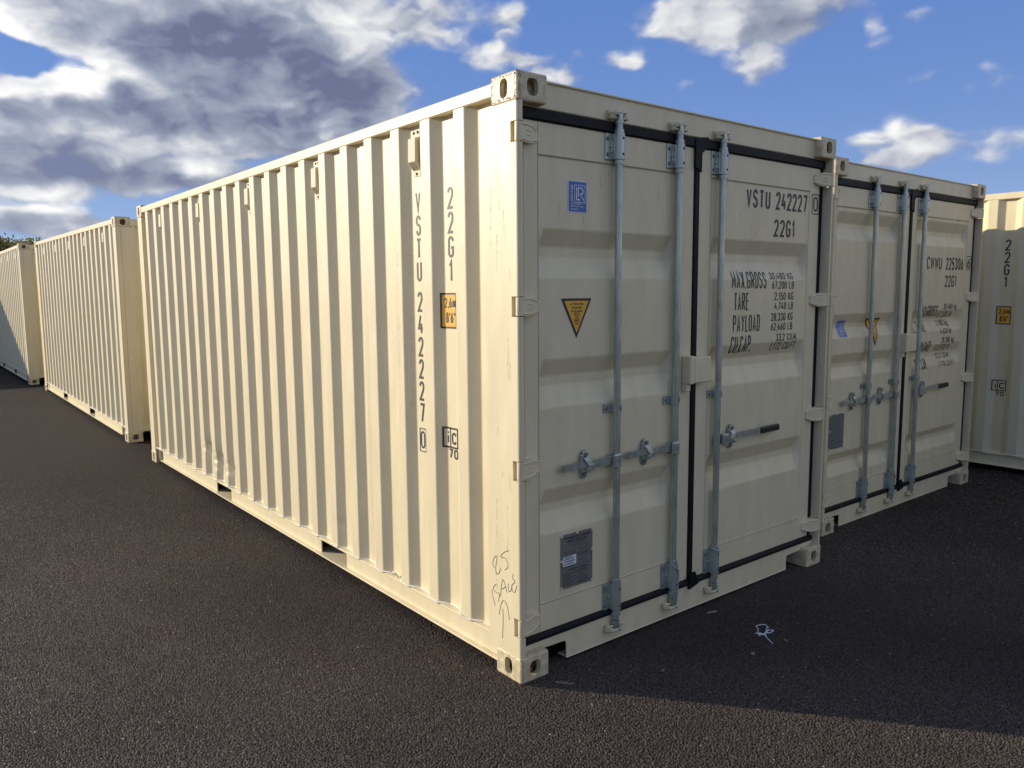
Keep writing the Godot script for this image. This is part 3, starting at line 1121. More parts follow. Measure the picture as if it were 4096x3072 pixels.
func door_specks(door: Node3D, p: Dictionary, sd: int) -> void:
	# chips and thin runs in the paint
	var rng := RandomNumberGenerator.new()
	rng.seed = sd
	var sh := Sh.new()
	var on := func(q: Vector2) -> Vector3: return Vector3(q.x, q.y, door_z(p, q.x, q.y) + 0.0012)
	for k in 46:
		var x := rng.randf_range(p.x0 + 0.02, p.x1 - 0.02)
		var y := rng.randf_range(0.33, 2.25)
		var n := rng.randf_range(0.002, 0.007)
		if k % 9 == 0:
			n = rng.randf_range(0.02, 0.06)
			y = rng.randf_range(2.0, 2.26)
		ribbon(sh, PackedVector2Array([Vector2(x, y), Vector2(x + rng.randf_range(-0.001, 0.001), y - n)]), rng.randf_range(0.001, 0.0028) if n < 0.01 else 0.001, on, 0.01)
	obj("paint_chip", sh, M.rust, door).set_meta("kind", "stuff")


func door_print(door: Node3D, p: Dictionary, k: int, kind: String) -> void:
	# lettering and stickers follow the pressed panel
	var on := func(q: Vector2) -> Vector3: return Vector3(q.x, q.y, door_z(p, q.x, q.y) + 0.0016 + lift)
	var on2 := func(q: Vector2) -> Vector3: return Vector3(q.x, q.y, door_z(p, q.x, q.y) + 0.0026 + lift)
	var on3 := func(q: Vector2) -> Vector3: return Vector3(q.x, q.y, door_z(p, q.x, q.y) + 0.0036 + lift)
	var step := 0.005
	var first := kind == "first"
	if k == 1:
		var a := Sh.new()
		if first:
			text(a, "VSTU", 1.638, 2.154, 1.860, 2.254, 0.135, on, step)
			obj("owner_code", a, M.ink, door)
			a = Sh.new()
			for n in 6:
				a = Sh.new()
				text(a, "242227"[n], 1.915 + n * 0.0552, 2.156, 1.960 + n * 0.0552, 2.256, 0.135, on, step)
				obj("serial_digit", a, M.ink, door)
			a = Sh.new()
			text(a, "0", 2.297, 2.168, 2.345, 2.253, 0.125, on, step)
			frame(a, 2.284, 2.154, 2.357, 2.266, 0.005, on, step)
		else:
			text(a, "CWWU", 1.528, 1.873, 1.797, 1.973, 0.125, on, step)
			obj("owner_code", a, M.ink, door)
			a = Sh.new()
			text(a, "225306", 1.875, 1.873, 2.205, 1.973, 0.125, on, step)
			obj("serial_number", a, M.ink, door)
			a = Sh.new()
			text(a, "6", 2.281, 1.888, 2.336, 1.976, 0.14, on, step)
			frame(a, 2.267, 1.876, 2.350, 1.990, 0.005, on, step)
		obj("check_digit", a, M.ink, door)
		a = Sh.new()
		if first:
			text(a, "22G1", 1.904, 2.006, 2.113, 2.104, 0.135, on, step)
		else:
			text(a, "22G1", 1.871, 1.732, 2.086, 1.828, 0.125, on, step)
		obj("size_code", a, M.ink, door)
		a = Sh.new()
		if first:
			for r in [["MAX.GROSS", 1.526, 1.716, 1.847, 1.810], ["TARE", 1.549, 1.598, 1.682, 1.694], ["PAYLOAD", 1.544, 1.479, 1.793, 1.573], ["CU.CAP.", 1.530, 1.364, 1.727, 1.459]]:
				text(a, r[0], r[1], r[2], r[3], r[4], 0.088, on, step, 0.3)
			for r in [["30,480 KG", 1.882, 1.768, 2.121, 1.807], ["67,200 LB", 1.903, 1.714, 2.124, 1.757], ["2,150 KG", 1.930, 1.650, 2.122, 1.695], ["4,740 LB", 1.933, 1.596, 2.122, 1.638], ["28,330 KG", 1.903, 1.531, 2.121, 1.577], ["62,460 LB", 1.903, 1.477, 2.121, 1.520], ["33.2 CU.M.", 1.957, 1.415, 2.175, 1.457], ["1,172 CU.FT.", 1.917, 1.362, 2.188, 1.407]]:
				text(a, r[0], r[1], r[2], r[3], r[4], 0.13, on, step, 0.3)
		else:
			for r in [["MAX.GROSS", 1.440, 1.493, 1.772, 1.583], ["TARE", 1.440, 1.372, 1.585, 1.462], ["PAYLOAD", 1.420, 1.211, 1.675, 1.296], ["CU. CAP.", 1.440, 1.068, 1.643, 1.158]]:
				text(a, r[0], r[1], r[2], r[3], r[4], 0.095, on, step, 0.3)
			for r in [["30.480 kg", 1.872, 1.550, 2.117, 1.594], ["67.200 lb", 1.800, 1.483, 2.073, 1.531], ["2.100 kg", 1.814, 1.412, 2.02, 1.462], ["4.630 lb", 1.835, 1.346, 2.045, 1.392], ["28.380 kg", 1.868, 1.270, 2.10, 1.317], ["62.570 lb", 1.790, 1.211, 2.06, 1.256], ["33.2 CU.M.", 1.836, 1.141, 2.104, 1.186], ["1.170 CU.FT.", 1.850, 1.071, 2.15, 1.116]]:
				text(a, r[0], r[1], r[2], r[3], r[4], 0.12, on, step, 0.36)
		obj("weight_table", a, M.ink, door)
		return
	# certification sticker
	var b := [0.329, 2.053, 0.443, 2.191] if first else [0.243, 1.380, 0.355, 1.503]
	var w: float = b[2] - b[0]
	var h: float = b[3] - b[1]
	var s1 := Sh.new()
	var s2 := Sh.new()
	var s3 := Sh.new()
	var ny := 1 if first else 16
	patch(s1, b[0], b[1], b[2], b[3], on, 1, ny)
	patch(s2, b[0] + w * 0.035, b[1] + h * 0.03, b[2] - w * 0.035, b[3] - h * 0.03, on2, 1, ny)
	var X := func(f: float) -> float: return b[0] + f * w
	var Y := func(f: float) -> float: return b[1] + f * h
	frame(s3, X.call(0.32), Y.call(0.33), X.call(0.88), Y.call(0.86), 0.0026, on3, step)
	ribbon(s3, PackedVector2Array([Vector2(X.call(0.43), Y.call(0.80)), Vector2(X.call(0.43), Y.call(0.41)), Vector2(X.call(0.62), Y.call(0.41))]), 0.006, on3, step)
	var r := PackedVector2Array([Vector2(X.call(0.52), Y.call(0.50)), Vector2(X.call(0.52), Y.call(0.78)), Vector2(X.call(0.64), Y.call(0.78))])
	for q in arc(0, 0, 1, 1, 90, -90, 6):
		r.append(Vector2(X.call(0.66 + q.x * 0.12), Y.call(0.685 + q.y * 0.095)))
	r.append(Vector2(X.call(0.62), Y.call(0.59)))
	r.append(Vector2(X.call(0.82), Y.call(0.40)))
	ribbon(s3, r, 0.005, on3, step)
	var up := func(q: Vector2) -> Vector3: return on3.call(Vector2(X.call(0.24) - q.y, Y.call(0.35) + q.x))
	text(s3, "CERTIFIED", 0, 0, h * 0.5, w * 0.11, 0.2, up, step)
	for q in [["CONTAINER", 0.25, 0.62], ["CERTIFICATION", 0.165, 0.76], ["SCHEME", 0.08, 0.46]]:
		text(s3, q[0], X.call(0.13), Y.call(q[1]), X.call(0.13 + q[2] * 0.85), Y.call(q[1] + 0.052), 0.2, on3, step)
	layered("certification_sticker", [[s1, M.white], [s2, M.blue], [s3, M.white]], door)
	# warning triangle
	var cx := 0.3805 if first else 0.742
	var top := 1.677 if first else 1.506
	var tip := 1.500 if first else 1.300
	var half := 0.0935 if first else 0.108
	s1 = Sh.new()
	s2 = Sh.new()
	s3 = Sh.new()
	for pair in [[s1, 1.0, on], [s2, 0.80, on2]]:
		var f: float = pair[1]
		var t1 := top - (top - tip) * (1.0 - f) * 0.30
		var t0 := tip + (top - tip) * (1.0 - f) * 0.62
		for j in 24:
			var y0 := lerpf(t0, t1, j / 24.0)
			var y1 := lerpf(t0, t1, (j + 1) / 24.0)
			var w0 := half * f * j / 24.0
			var w1 := half * f * (j + 1) / 24.0
			pair[0].quad(pair[2].call(Vector2(cx - w0, y0)), pair[2].call(Vector2(cx + w0, y0)), pair[2].call(Vector2(cx + w1, y1)), pair[2].call(Vector2(cx - w1, y1)))
	var hh := top - tip
	for q in [["ATTENTION", 0.83, 0.42, 0.055], ["THIS CONTAINER", 0.745, 0.32, 0.042], ["MUST BE REPAIRED", 0.66, 0.36, 0.042], ["ONLY", 0.585, 0.12, 0.042], ["WITH", 0.505, 0.10, 0.042], ["CORTEN", 0.425, 0.15, 0.042], ["STEEL", 0.345, 0.11, 0.042]]:
		text(s3, q[0], cx - half * q[2], tip + hh * q[1], cx + half * q[2], tip + hh * (q[1] + q[3]), 0.2, on3, step)
	frame(s3, cx - half * 0.17, tip + hh * 0.57, cx + half * 0.17, tip + hh * 0.64, 0.0012, on3, step)
	frame(s3, cx - half * 0.20, tip + hh * 0.41, cx + half * 0.20, tip + hh * 0.48, 0.0012, on3, step)
	layered("warning_triangle", [[s1, M.ink], [s2, M.yellow], [s3, M.ink]], door)
	# approval plate
	b = [0.283, 0.344, 0.485, 0.602] if first else [0.140, 0.594, 0.338, 0.842]
	w = b[2] - b[0]
	h = b[3] - b[1]
	var z := -0.0583
	s1 = Sh.new()
	s1.box(Vector3(b[0], b[1], z), Vector3(b[2], b[3], z + 0.004), 0.0015)
	s2 = Sh.new()
	s3 = Sh.new()
	var pl := func(q: Vector2) -> Vector3: return Vector3(b[0] + q.x * w, b[1] + q.y * h, z + 0.0047)
	var pl2 := func(q: Vector2) -> Vector3: return Vector3(b[0] + q.x * w, b[1] + q.y * h, z + 0.0053 + lift)
	var tx := func(q: Array) -> void: text(s3, q[0], q[1], q[2], q[3], q[4], 0.2, pl2, 0.2)
	var rules := Sh.new()
	if first:
		patch(s2, 0.06, 0.42, 0.47, 0.60, pl)
		for q in [["APPROVED FOR TRANSPORT", 0.10, 0.905, 0.92, 0.945], ["UNDER CUSTOMS SEAL", 0.18, 0.845, 0.84, 0.885], ["CSC SAFETY APPROVAL", 0.18, 0.315, 0.84, 0.352], ["SP-B", 0.10, 0.56, 0.2, 0.58], ["CONTAINER", 0.22, 0.56, 0.43, 0.58], ["PO BOX", 0.10, 0.515, 0.3, 0.535], ["ILLEGIBLE", 0.10, 0.475, 0.42, 0.495]].slice(0, 3):
			tx.call(q)
		# rows of fine print too small to read
		var rg := RandomNumberGenerator.new()
		rg.seed = 7
		for yy in [0.58, 0.54, 0.50, 0.455]:
			ribbon(s3, PackedVector2Array([Vector2(0.10, yy), Vector2(rg.randf_range(0.3, 0.43), yy)]), 0.016, pl2, 0.3)
		for yy in [0.27, 0.235, 0.20, 0.165, 0.13, 0.095, 0.06]:
			ribbon(s3, PackedVector2Array([Vector2(0.06, yy), Vector2(rg.randf_range(0.3, 0.42), yy)]), 0.010, pl2, 0.3)
			ribbon(s3, PackedVector2Array([Vector2(0.5, yy), Vector2(rg.randf_range(0.62, 0.92), yy)]), 0.008, pl2, 0.3)
		for yy in [0.585, 0.545, 0.47]:
			ribbon(s3, PackedVector2Array([Vector2(0.54, yy), Vector2(rg.randf_range(0.7, 0.93), yy)]), 0.010, pl2, 0.3)
		for f in [[0.28, 0.78, 0.72, 0.82], [0.55, 0.67, 0.84, 0.75], [0.12, 0.63, 0.44, 0.67], [0.04, 0.40, 0.96, 0.61], [0.42, 0.05, 0.78, 0.29]]:
			frame(rules, f[0], f[1], f[2], f[3], 0.006, pl2, 0.3)
	else:
		patch(s2, 0.4, 0.4, 0.401, 0.401, pl)
		var rg := RandomNumberGenerator.new()
		rg.seed = 9
		for n in 14:
			var yy := 0.92 - n * 0.06
			ribbon(s3, PackedVector2Array([Vector2(0.08, yy), Vector2(rg.randf_range(0.6, 0.93), yy)]), 0.010, pl2, 0.3)
		frame(rules, 0.04, 0.04, 0.96, 0.96, 0.006, pl2, 0.3)
	layered("approval_plate", [[s1, M.plate if first else M.plate_dark], [s2, M.white], [s3, M.ink], [rules, M.ink]], door)
	var bolts := Sh.new()
	for q in [[0.02, 0.98], [0.5, 0.99], [0.98, 0.98], [0.98, 0.6], [0.02, 0.52], [0.02, 0.02], [0.98, 0.02]]:
		var at := Vector3(b[0] + q[0] * w, b[1] + q[1] * h, z + 0.003)
		bolts.cyl(at, at + Vector3(0, 0, 0.006), 0.008, 0.005, 9)
	obj("plate_rivet", bolts, M.paint, door)


# the writing on a corrugated side; right picks which side carries it
func side_print(c: Node3D, right: bool, owner_code: String, dy: float) -> void:
	# u runs to the reader's right, measured from the middle of the column
	var lay := func(z0: float, off: float) -> Callable:
		if right:
			return func(q: Vector2) -> Vector3: return Vector3(W - side_depth(z0 - q.x) + off + lift, q.y, z0 - q.x)
		return func(q: Vector2) -> Vector3: return Vector3(side_depth(z0 + q.x) - off - lift, q.y, z0 + q.x)
	var z1 := -0.556
	var on: Callable = lay.call(z1, 0.0016)
	var on2: Callable = lay.call(z1, 0.0026)
	var on3: Callable = lay.call(z1, 0.0036)
	var a := Sh.new()
	var y := 2.194 + dy
	for ch in "22G1":
		text(a, ch, -0.022 if ch != "1" else -0.017, y - 0.101, 0.024 if ch != "1" else 0.012, y, 0.125, on, 0.05)
		y -= 0.112
	obj("size_code", a, M.ink, c)
	if owner_code:
		a = Sh.new()
		var on_n: Callable = lay.call(-0.836, 0.0016)
		y = 2.199
		for ch in owner_code:
			if ch == " ":
				y = 1.713
				obj("owner_code", a, M.ink, c)
				a = Sh.new()
				continue
			text(a, ch, -0.022, y - 0.100, 0.022, y, 0.125, on_n, 0.05)
			y -= 0.112
		obj("side_serial_number", a, M.ink, c)
		a = Sh.new()
		text(a, "0", -0.019, 0.920, 0.021, 1.010, 0.105, on_n, 0.05)
		frame(a, -0.026, 0.905, 0.030, 1.022, 0.005, on_n, 0.05)
		obj("check_digit", a, M.ink, c)
	# yellow height sticker, folded from a flank on to the flat
	var s1 := Sh.new()
	var s2 := Sh.new()
	var s3 := Sh.new()
	var yt := 1.706 + dy * 3.8
	var x0 := -0.074
	var x1 := 0.036
	if dy != 0.0:
		x0 = -0.060
		x1 = 0.060
	patch(s1, x0, yt - 0.168, x1, yt, on, 24, 1)
	patch(s2, x0 + 0.009, yt - 0.159, x1 - (0.002 if dy == 0.0 else 0.008), yt - 0.009, on2, 24, 1)
	text(s3, "2,6m", x0 + 0.018, yt - 0.070, x1 - (0.0 if dy == 0.0 else 0.012), yt - 0.022, 0.14, on3, 0.006)
	text(s3, "8'6\"", x0 + 0.028, yt - 0.142, x1 - (0.006 if dy == 0.0 else 0.024), yt - 0.090, 0.14, on3, 0.006)
	layered("height_sticker", [[s1, M.ink], [s2, M.yellow], [s3, M.ink]], c)
	# i c mark in its box and the number under it
	s1 = Sh.new()
	s2 = Sh.new()
	var yi := 1.062 + dy * 4.8
	patch(s2, x0 + 0.004, yi - 0.098, x1 - 0.002, yi - 0.002, on, 20, 1)
	frame(s1, x0 + 0.004, yi - 0.097, x1 - 0.004, yi - 0.004, 0.009, on2, 0.006)
	ribbon(s1, PackedVector2Array([Vector2(x0 + 0.047, yi - 0.097), Vector2(x0 + 0.047, yi - 0.004)]), 0.007, on2, 0.05)
	text(s1, "i", x0 + 0.022, yi - 0.082, x0 + 0.034, yi - 0.016, 0.16, on2, 0.05)
	text(s1, "c", x0 + 0.058, yi - 0.082, x1 - 0.012, yi - 0.0, 0.13, on2, 0.05)
	text(s1, "70", x0 + 0.030, yi - 0.152, x1 - 0.002 if dy == 0.0 else x1 - 0.018, yi - 0.104 if dy == 0.0 else yi - 0.108, 0.19, on, 0.006)
	layered("registry_mark", [[s1, M.ink], [s2, M.paint]], c)


func vents(c: Node3D, right: bool) -> void:
	# small louvred covers under the top rail
	for z in [-0.836, -1.953, -3.070, -4.187, -5.304]:
		var sh := Sh.new()
		sh.put(mirror(right))
		var xb := 0.0465
		# flange with three fixings
		sh.box(Vector3(xb - 0.003, 2.272, z - 0.032), Vector3(xb, 2.492, z + 0.034), 0.001)
		# hood with a slanted lower end
		var hood := PackedVector2Array([Vector2(xb - 0.002, 2.298), Vector2(xb - 0.002, 2.458), Vector2(xb - 0.030, 2.450), Vector2(xb - 0.032, 2.340)])
		sh.prism(hood, Vector3(0, 0, z - 0.030), Vector3.RIGHT, Vector3.UP, Vector3(0, 0, 0.062))
		obj("air_vent", sh, M.vent, c)
		var dk := Sh.new()
		dk.put(mirror(right))
		for q in [[2.480, -0.018], [2.480, 0.018], [2.284, 0.002]]:
			dk.cyl(Vector3(xb - 0.0025, q[0], z + q[1]), Vector3(xb - 0.0055, q[0] - 0.001, z + q[1]), 0.007, -1.0, 8)
		for r in 5:
			for k in 7:
				var f := (r + 0.5) / 5.0
				var y: float = lerpf(2.303, 2.336, f)
				var x := lerpf(xb - 0.0050, xb - 0.0305, f) - 0.0012
				var zz: float = z - 0.023 + k * 0.008
				dk.quado(Vector3(x - 0.0018, y + 0.0018, zz - 0.0022), Vector3(x - 0.0018, y + 0.0018, zz + 0.0022), Vector3(x + 0.0012, y - 0.0018, zz + 0.0022), Vector3(x + 0.0012, y - 0.0018, zz - 0.0022), Vector3(-1, -1, 0))
		obj("vent_grille", dk, M.hole, c).set_meta("kind", "stuff")


func wear(c: Node3D) -> void:
	# what years of handling left on the nearest container: marker writing, cracks, rust on the castings, a lashing ring
	var on := func(q: Vector2) -> Vector3: return Vector3(0.0028, q.y, q.x)
	var sh: Sh
	for word in [["marker_number", ["-.190 .481 -.201 .495 -.195 .519 -.183 .534 -.171 .539 -.172 .519 -.181 .483 -.177 .462 -.164 .458 -.150 .475 -.145 .493", "-.084 .587 -.114 .573 -.136 .554 -.139 .542 -.114 .546 -.093 .530 -.094 .508 -.115 .490"]], ["marker_word", ["-.178 .409 -.196 .389 -.198 .375 -.178 .369 -.155 .371 -.156 .356 -.163 .332", "-.212 .373 -.201 .337 -.187 .302", "-.148 .359 -.129 .443 -.099 .391", "-.138 .395 -.108 .416", "-.090 .437 -.091 .415 -.082 .401 -.069 .416 -.065 .439", "-.056 .491 -.058 .469 -.044 .457 -.063 .437 -.063 .415 -.044 .410 -.031 .444"]], ["marker_arrow", ["-.158 .271 -.148 .314 -.130 .345 -.109 .343 -.092 .310 -.084 .271", "-.131 .308 -.129 .253 -.136 .169"]]]:
		sh = Sh.new()
		for s in word[1]:
			var cv := Curve2D.new()
			var v: PackedFloat64Array = s.split_floats(" ")
			for k in range(0, v.size(), 2):
				var d := Vector2.ZERO
				if k > 0 and k < v.size() - 2:
					d = Vector2(v[k + 2] - v[k - 2], v[k + 3] - v[k - 1]) / 6.0
				cv.add_point(Vector2(v[k], v[k + 1]), -d, d)
			ribbon(sh, cv.tessellate(3, 6), 0.0024, on, 1.0)
		obj(word[0], sh, M.marker, c)
	var rng := RandomNumberGenerator.new()
	rng.seed = 5
	# fine cracks and runs in the post's paint
	sh = Sh.new()
	for q in [[-0.168, 0.80, 0.64], [-0.092, 0.80, 0.55], [-0.174, 0.47, 0.41], [-0.078, 1.52, 1.34], [-0.064, 1.41, 1.33], [-0.060, 1.80, 1.74], [-0.10, 2.05, 1.98], [-0.125, 0.97, 0.92], [-0.155, 1.15, 1.10], [-0.072, 0.93, 0.84], [-0.15, 1.95, 1.80], [-0.13, 2.3, 2.05], [-0.19, 2.4, 1.9]]:
		var y: float = q[1]
		while y > q[2]:
			var n := rng.randf_range(0.008, 0.03)
			var x: float = q[0] + rng.randf_range(-0.0022, 0.0022)
			ribbon(sh, PackedVector2Array([Vector2(x, y), Vector2(x + rng.randf_range(-0.001, 0.001), y - n)]), rng.randf_range(0.0006, 0.0016), on, 1.0)
			y -= n * rng.randf_range(0.9, 1.7)
	obj("paint_crack", sh, M.scratch, c).set_meta("kind", "stuff")
	# ladder of short scuffs on one rib and its flank
	sh = Sh.new()
	var onrib := func(q: Vector2) -> Vector3: return Vector3(side_depth(q.x) - 0.0012, q.y, q.x)
	for k in 130:
		var y := lerpf(0.98, 1.92, rng.randf())
		var z := -0.992 + rng.randf_range(-0.003, 0.003)
		var n := rng.randf_range(0.006, 0.02)
		if k % 3 == 0:
			z = -0.915 + rng.randf_range(-0.004, 0.004)
		ribbon(sh, PackedVector2Array([Vector2(z, y), Vector2(z + n, y + rng.randf_range(-0.0015, 0.0015))]), 0.0012, onrib, 0.005)
	obj("scuff_mark", sh, M.scuff, c).set_meta("kind", "stuff")
	var on_top := func(q: Vector2) -> Vector3: return Vector3(-0.0008, q.y, q.x)
	var on_end := func(q: Vector2) -> Vector3: return Vector3(q.x, q.y, 0.0008)
	sh = Sh.new()
	for k in 170:
		# flecks along the casting's edges: lower edge, back edge, top edge
		var e := k % 4
		var f := rng.randf()
		var at := Vector2(-0.012 - f * 0.158, 2.484 + absf(rng.randfn(0, 0.004)))
		if e == 1: at = Vector2(-0.169 + absf(rng.randfn(0, 0.004)), 2.484 + f * 0.095)
		if e == 2: at = Vector2(-0.012 - f * 0.15, 2.580 - absf(rng.randfn(0, 0.003)))
		if e == 3: at = Vector2(-0.012 - absf(rng.randfn(0, 0.004)), 2.484 + f * 0.095)
		ribbon(sh, PackedVector2Array([at, at + Vector2(rng.randf_range(-0.006, 0.006), rng.randf_range(-0.004, 0.004))]), rng.randf_range(0.001, 0.0035), on_top, 1.0)
	for k in 6:
		var z := -0.03 - rng.randf() * 0.12
		var y := 2.575
		while y > 2.50:
			var n := rng.randf_range(0.004, 0.012)
			z += rng.randf_range(-0.002, 0.002)
			ribbon(sh, PackedVector2Array([Vector2(z, y), Vector2(z, y - n)]), 0.0010, on_top, 1.0)
			y -= n * rng.randf_range(1.0, 2.2)
	obj("rust_fleck", sh, M.rust, c).set_meta("kind", "stuff")
	sh = Sh.new()
	for k in 46:
		var top := k < 24
		var y := rng.randf_range(2.482, 2.585) if top else 0.012 + rng.randf() * 0.09
		var at := Vector2(0.010 + absf(rng.randfn(0, 0.006)), y)
		ribbon(sh, PackedVector2Array([at, at + Vector2(rng.randf_range(-0.002, 0.002), rng.randf_range(-0.010, 0.010))]), rng.randf_range(0.001, 0.0026), on_end, 1.0)
	obj("rust_fleck", sh, M.rust, c).set_meta("kind", "stuff")
	sh = Sh.new()
	var ring := PackedVector3Array()
	for k in 13:
		var t := deg_to_rad(-30 + 240.0 * k / 12)
		ring.append(Vector3(0.016 - 0.012 * sin(t), 0.184 + 0.018 * sin(t), -1.094 + 0.022 * cos(t)))
	sh.tube(ring, 0.0052, 8)
	obj("lashing_ring", sh, M.weld, c)


func container(kind: String, at: Vector3, turn: float, label: String, tilt := 0.0) -> Node3D:
	var c := thing("shipping_container", label, "shipping container", "cream shipping containers in the yard")
	c.transform = Transform3D(Basis(Vector3.UP, turn) * Basis(Vector3.RIGHT, tilt), at)
	for y in [0.0, H]:
		for x in [0.0, W]:
			for z in [0.0, -L]:
				casting(c, Vector3(x, y, z), 1.0 if x == 0.0 else -1.0, 1.0 if y == 0.0 else -1.0, -1.0 if z == 0.0 else 1.0)
	for right in [false, true]:
		door_post(c, right)
		front_post(c, right)
		side_rails(c, right)
		side_panels(c, right, kind == "first" and not right)
		vents(c, right)
	front_end(c)
	roof_and_floor(c)
	door_end(c, kind if kind in ["first", "second"] else "plain")
	return c


# ---------------------------------------------------------------- sky
var field: PackedFloat32Array
var tone: PackedFloat32Array
const FW := 1440
const FH := 360   # quarter degree, upper half only


func blob(f: PackedFloat32Array, az: float, el: float, rx: float, ry: float, rot: float, w: float) -> void:
	var k := cos(deg_to_rad(el))
	var c := cos(deg_to_rad(rot))
	var s := sin(deg_to_rad(rot))
	var reach := maxf(rx, ry) * 1.9
	for j in range(maxi(0, int((el - reach) * 4)), mini(FH, int((el + reach) * 4) + 1)):
		for i in range(int((az - reach / k) * 4), int((az + reach / k) * 4) + 1):
			var dx := (i / 4.0 - az) * k
			var dy := j / 4.0 - el
			var u := (dx * c + dy * s) / rx
			var v := (-dx * s + dy * c) / ry
			var r := u * u + v * v
			if r < 3.6:
				f[j * FW + posmod(i + 720, FW)] += w * exp(-1.15 * r * r * 0.55 - 0.25 * r)


func puff(az: float, el: float, rx: float, ry: float, rot: float, w: float) -> void:
	blob(field, az, el, rx, ry, rot, w)


func shade(az: float, el: float, rx: float, ry: float, rot: float, w: float) -> void:
	blob(tone, az, el, rx, ry, rot, w)


func look_up(f: PackedFloat32Array, az: float, el: float) -> float:
	var x := fposmod((az + 180.0) * 4.0, FW)
	var y := clampf(el * 4.0, 0.0, FH - 1.001)
	var i := int(x)
	var j := int(y)
	var fx := x - i
	var fy := y - j
	var i1 := (i + 1) % FW
	return lerpf(lerpf(f[j * FW + i], f[j * FW + i1], fx), lerpf(f[(j + 1) * FW + i], f[(j + 1) * FW + i1], fx), fy)


func make_sky() -> Texture2D:
	field.resize(FW * FH)
	tone.resize(FW * FH)
	# loose cumulus all round, thinner overhead
	var big := FastNoiseLite.new()
	big.seed = 12
	big.noise_type = FastNoiseLite.TYPE_SIMPLEX_SMOOTH
	big.frequency = 1.0
	big.fractal_octaves = 3
	for j in FH:
		var el := j / 4.0
		for i in FW:
			var az := i / 4.0 - 180.0
			var far := clampf((absf(az - 39.0) - 36.0) / 6.0, 0.0, 1.0)
			far = maxf(far, clampf((el - 20.5) / 3.0, 0.0, 1.0))
			if far <= 0.0:
				continue
			var ce := cos(deg_to_rad(el))
			var d := Vector3(sin(deg_to_rad(az)) * ce, sin(deg_to_rad(el)) * 2.2, -cos(deg_to_rad(az)) * ce) * 2.1
			var n := big.get_noise_3dv(d)
			field[j * FW + i] = far * clampf(0.50 + n * 1.9, 0.0, 1.6)
			tone[j * FW + i] = -far * clampf(n * 1.5 - 0.1, 0.0, 0.55)
	puff(20.3, 15.5, 9.8, 5.0, -12, 1.50)
	puff(26.0, 14.1, 4.0, 2.5, -5, 1.35)
	puff(12.6, 16.7, 8.9, 2.4, -8, 1.20)
	puff(8.2, 17.0, 5.4, 2.1, -12, 1.10)
	puff(16.7, 12.0, 6.7, 2.3, -15, 1.20)
	puff(25.3, 18.6, 7.2, 1.9, 0, 1.20)
	puff(12.2, 14.9, 2.2, 0.8, -35, 0.50)
	puff(21.3, 11.4, 5.4, 1.2, 0, 0.90)
	puff(13.5, 13.5, 1.9, 1.1, -35, 0.70)
	puff(8.5, 11.0, 4.8, 1.7, 0, 1.30)
	puff(12.7, 11.6, 3.5, 1.7, -10, 1.30)
	puff(10.1, 12.6, 2.4, 1.0, 0, 1.00)
	puff(6.8, 11.9, 2.9, 1.0, 0, 1.00)
	puff(9.5, 8.4, 6.1, 1.8, 0, 1.40)
	puff(6.2, 8.8, 3.9, 1.9, 0, 1.30)
	puff(13.4, 7.8, 2.5, 1.1, 0, 1.20)
	puff(17.4, 9.7, 5.3, 0.8, 0, 0.90)
	puff(22.5, 10.0, 2.1, 0.5, 0, 0.70)
	puff(17.6, 7.9, 2.9, 0.9, 0, 1.30)
	puff(7.4, 6.3, 3.0, 0.6, 0, 0.90)
	puff(8.0, 4.6, 3.8, 1.1, 0, 1.20)
	puff(10.8, 4.1, 2.7, 0.7, 0, 0.80)
	puff(26.7, 11.1, 2.5, 1.0, 15, 0.80)
	puff(32.3, 18.2, 1.7, 1.4, 0, 0.55)
	puff(35.7, 18.8, 2.8, 1.2, 0, 0.50)
	puff(34.1, 17.1, 1.7, 0.7, 0, 0.45)
	puff(38.9, 18.3, 1.2, 1.1, 0, 0.80)
	puff(37.1, 16.2, 2.0, 0.9, 0, 1.00)
	puff(41.2, 15.2, 1.9, 0.9, -10, 1.00)
	puff(43.5, 14.5, 0.9, 0.4, 0, 0.40)
	puff(39.6, 15.8, 0.9, 0.6, 0, 0.50)
	puff(46.1, 15.8, 1.8, 0.6, 0, 0.80)
	puff(43.3, 16.0, 0.7, 0.4, 0, 0.60)
	puff(47.5, 15.6, 0.7, 0.3, 0, 0.50)
	puff(52.6, 18.1, 4.0, 1.9, 0, 1.40)
	puff(56.0, 17.0, 3.6, 1.4, 10, 0.95)
	puff(60.0, 17.7, 3.2, 1.2, 0, 0.55)
	puff(55.7, 14.7, 1.7, 1.1, 0, 0.95)
	puff(54.2, 15.0, 1.2, 0.7, 0, 0.50)
	puff(62.6, 16.5, 0.6, 0.6, 0, 0.60)
	puff(50.8, 14.0, 0.8, 0.3, 0, 0.50)
	puff(62.8, 15.3, 0.6, 0.8, 20, 0.42)
	puff(65.3, 16.5, 1.5, 0.6, 0, 0.30)
	puff(65.5, 13.2, 1.1, 0.4, 0, 0.33)
	puff(69.8, 12.5, 1.3, 0.7, -20, 0.40)
	puff(68.1, 12.1, 0.7, 0.4, -30, 0.30)
	puff(45.7, 17.7, 1.2, 0.3, 0, 0.30)
	puff(64.0, 9.4, 2.5, 1.2, 0, 1.10)
	puff(66.5, 9.3, 1.5, 0.8, 0, 0.80)
	puff(69.8, 9.0, 1.8, 1.0, 0, 0.75)
	puff(63.9, 8.3, 2.9, 0.6, 0, 0.80)
	puff(69.1, 8.0, 1.4, 0.4, 0, 0.40)
	puff(28.5, 14.7, 1.1, 0.9, 0, 0.40)
	shade(22.7, 14.8, 7.9, 3.0, -10, -0.62)
	shade(27.5, 13.2, 3.0, 1.6, 0, -0.38)
	shade(19.2, 17.0, 5.7, 1.9, 0, -0.42)
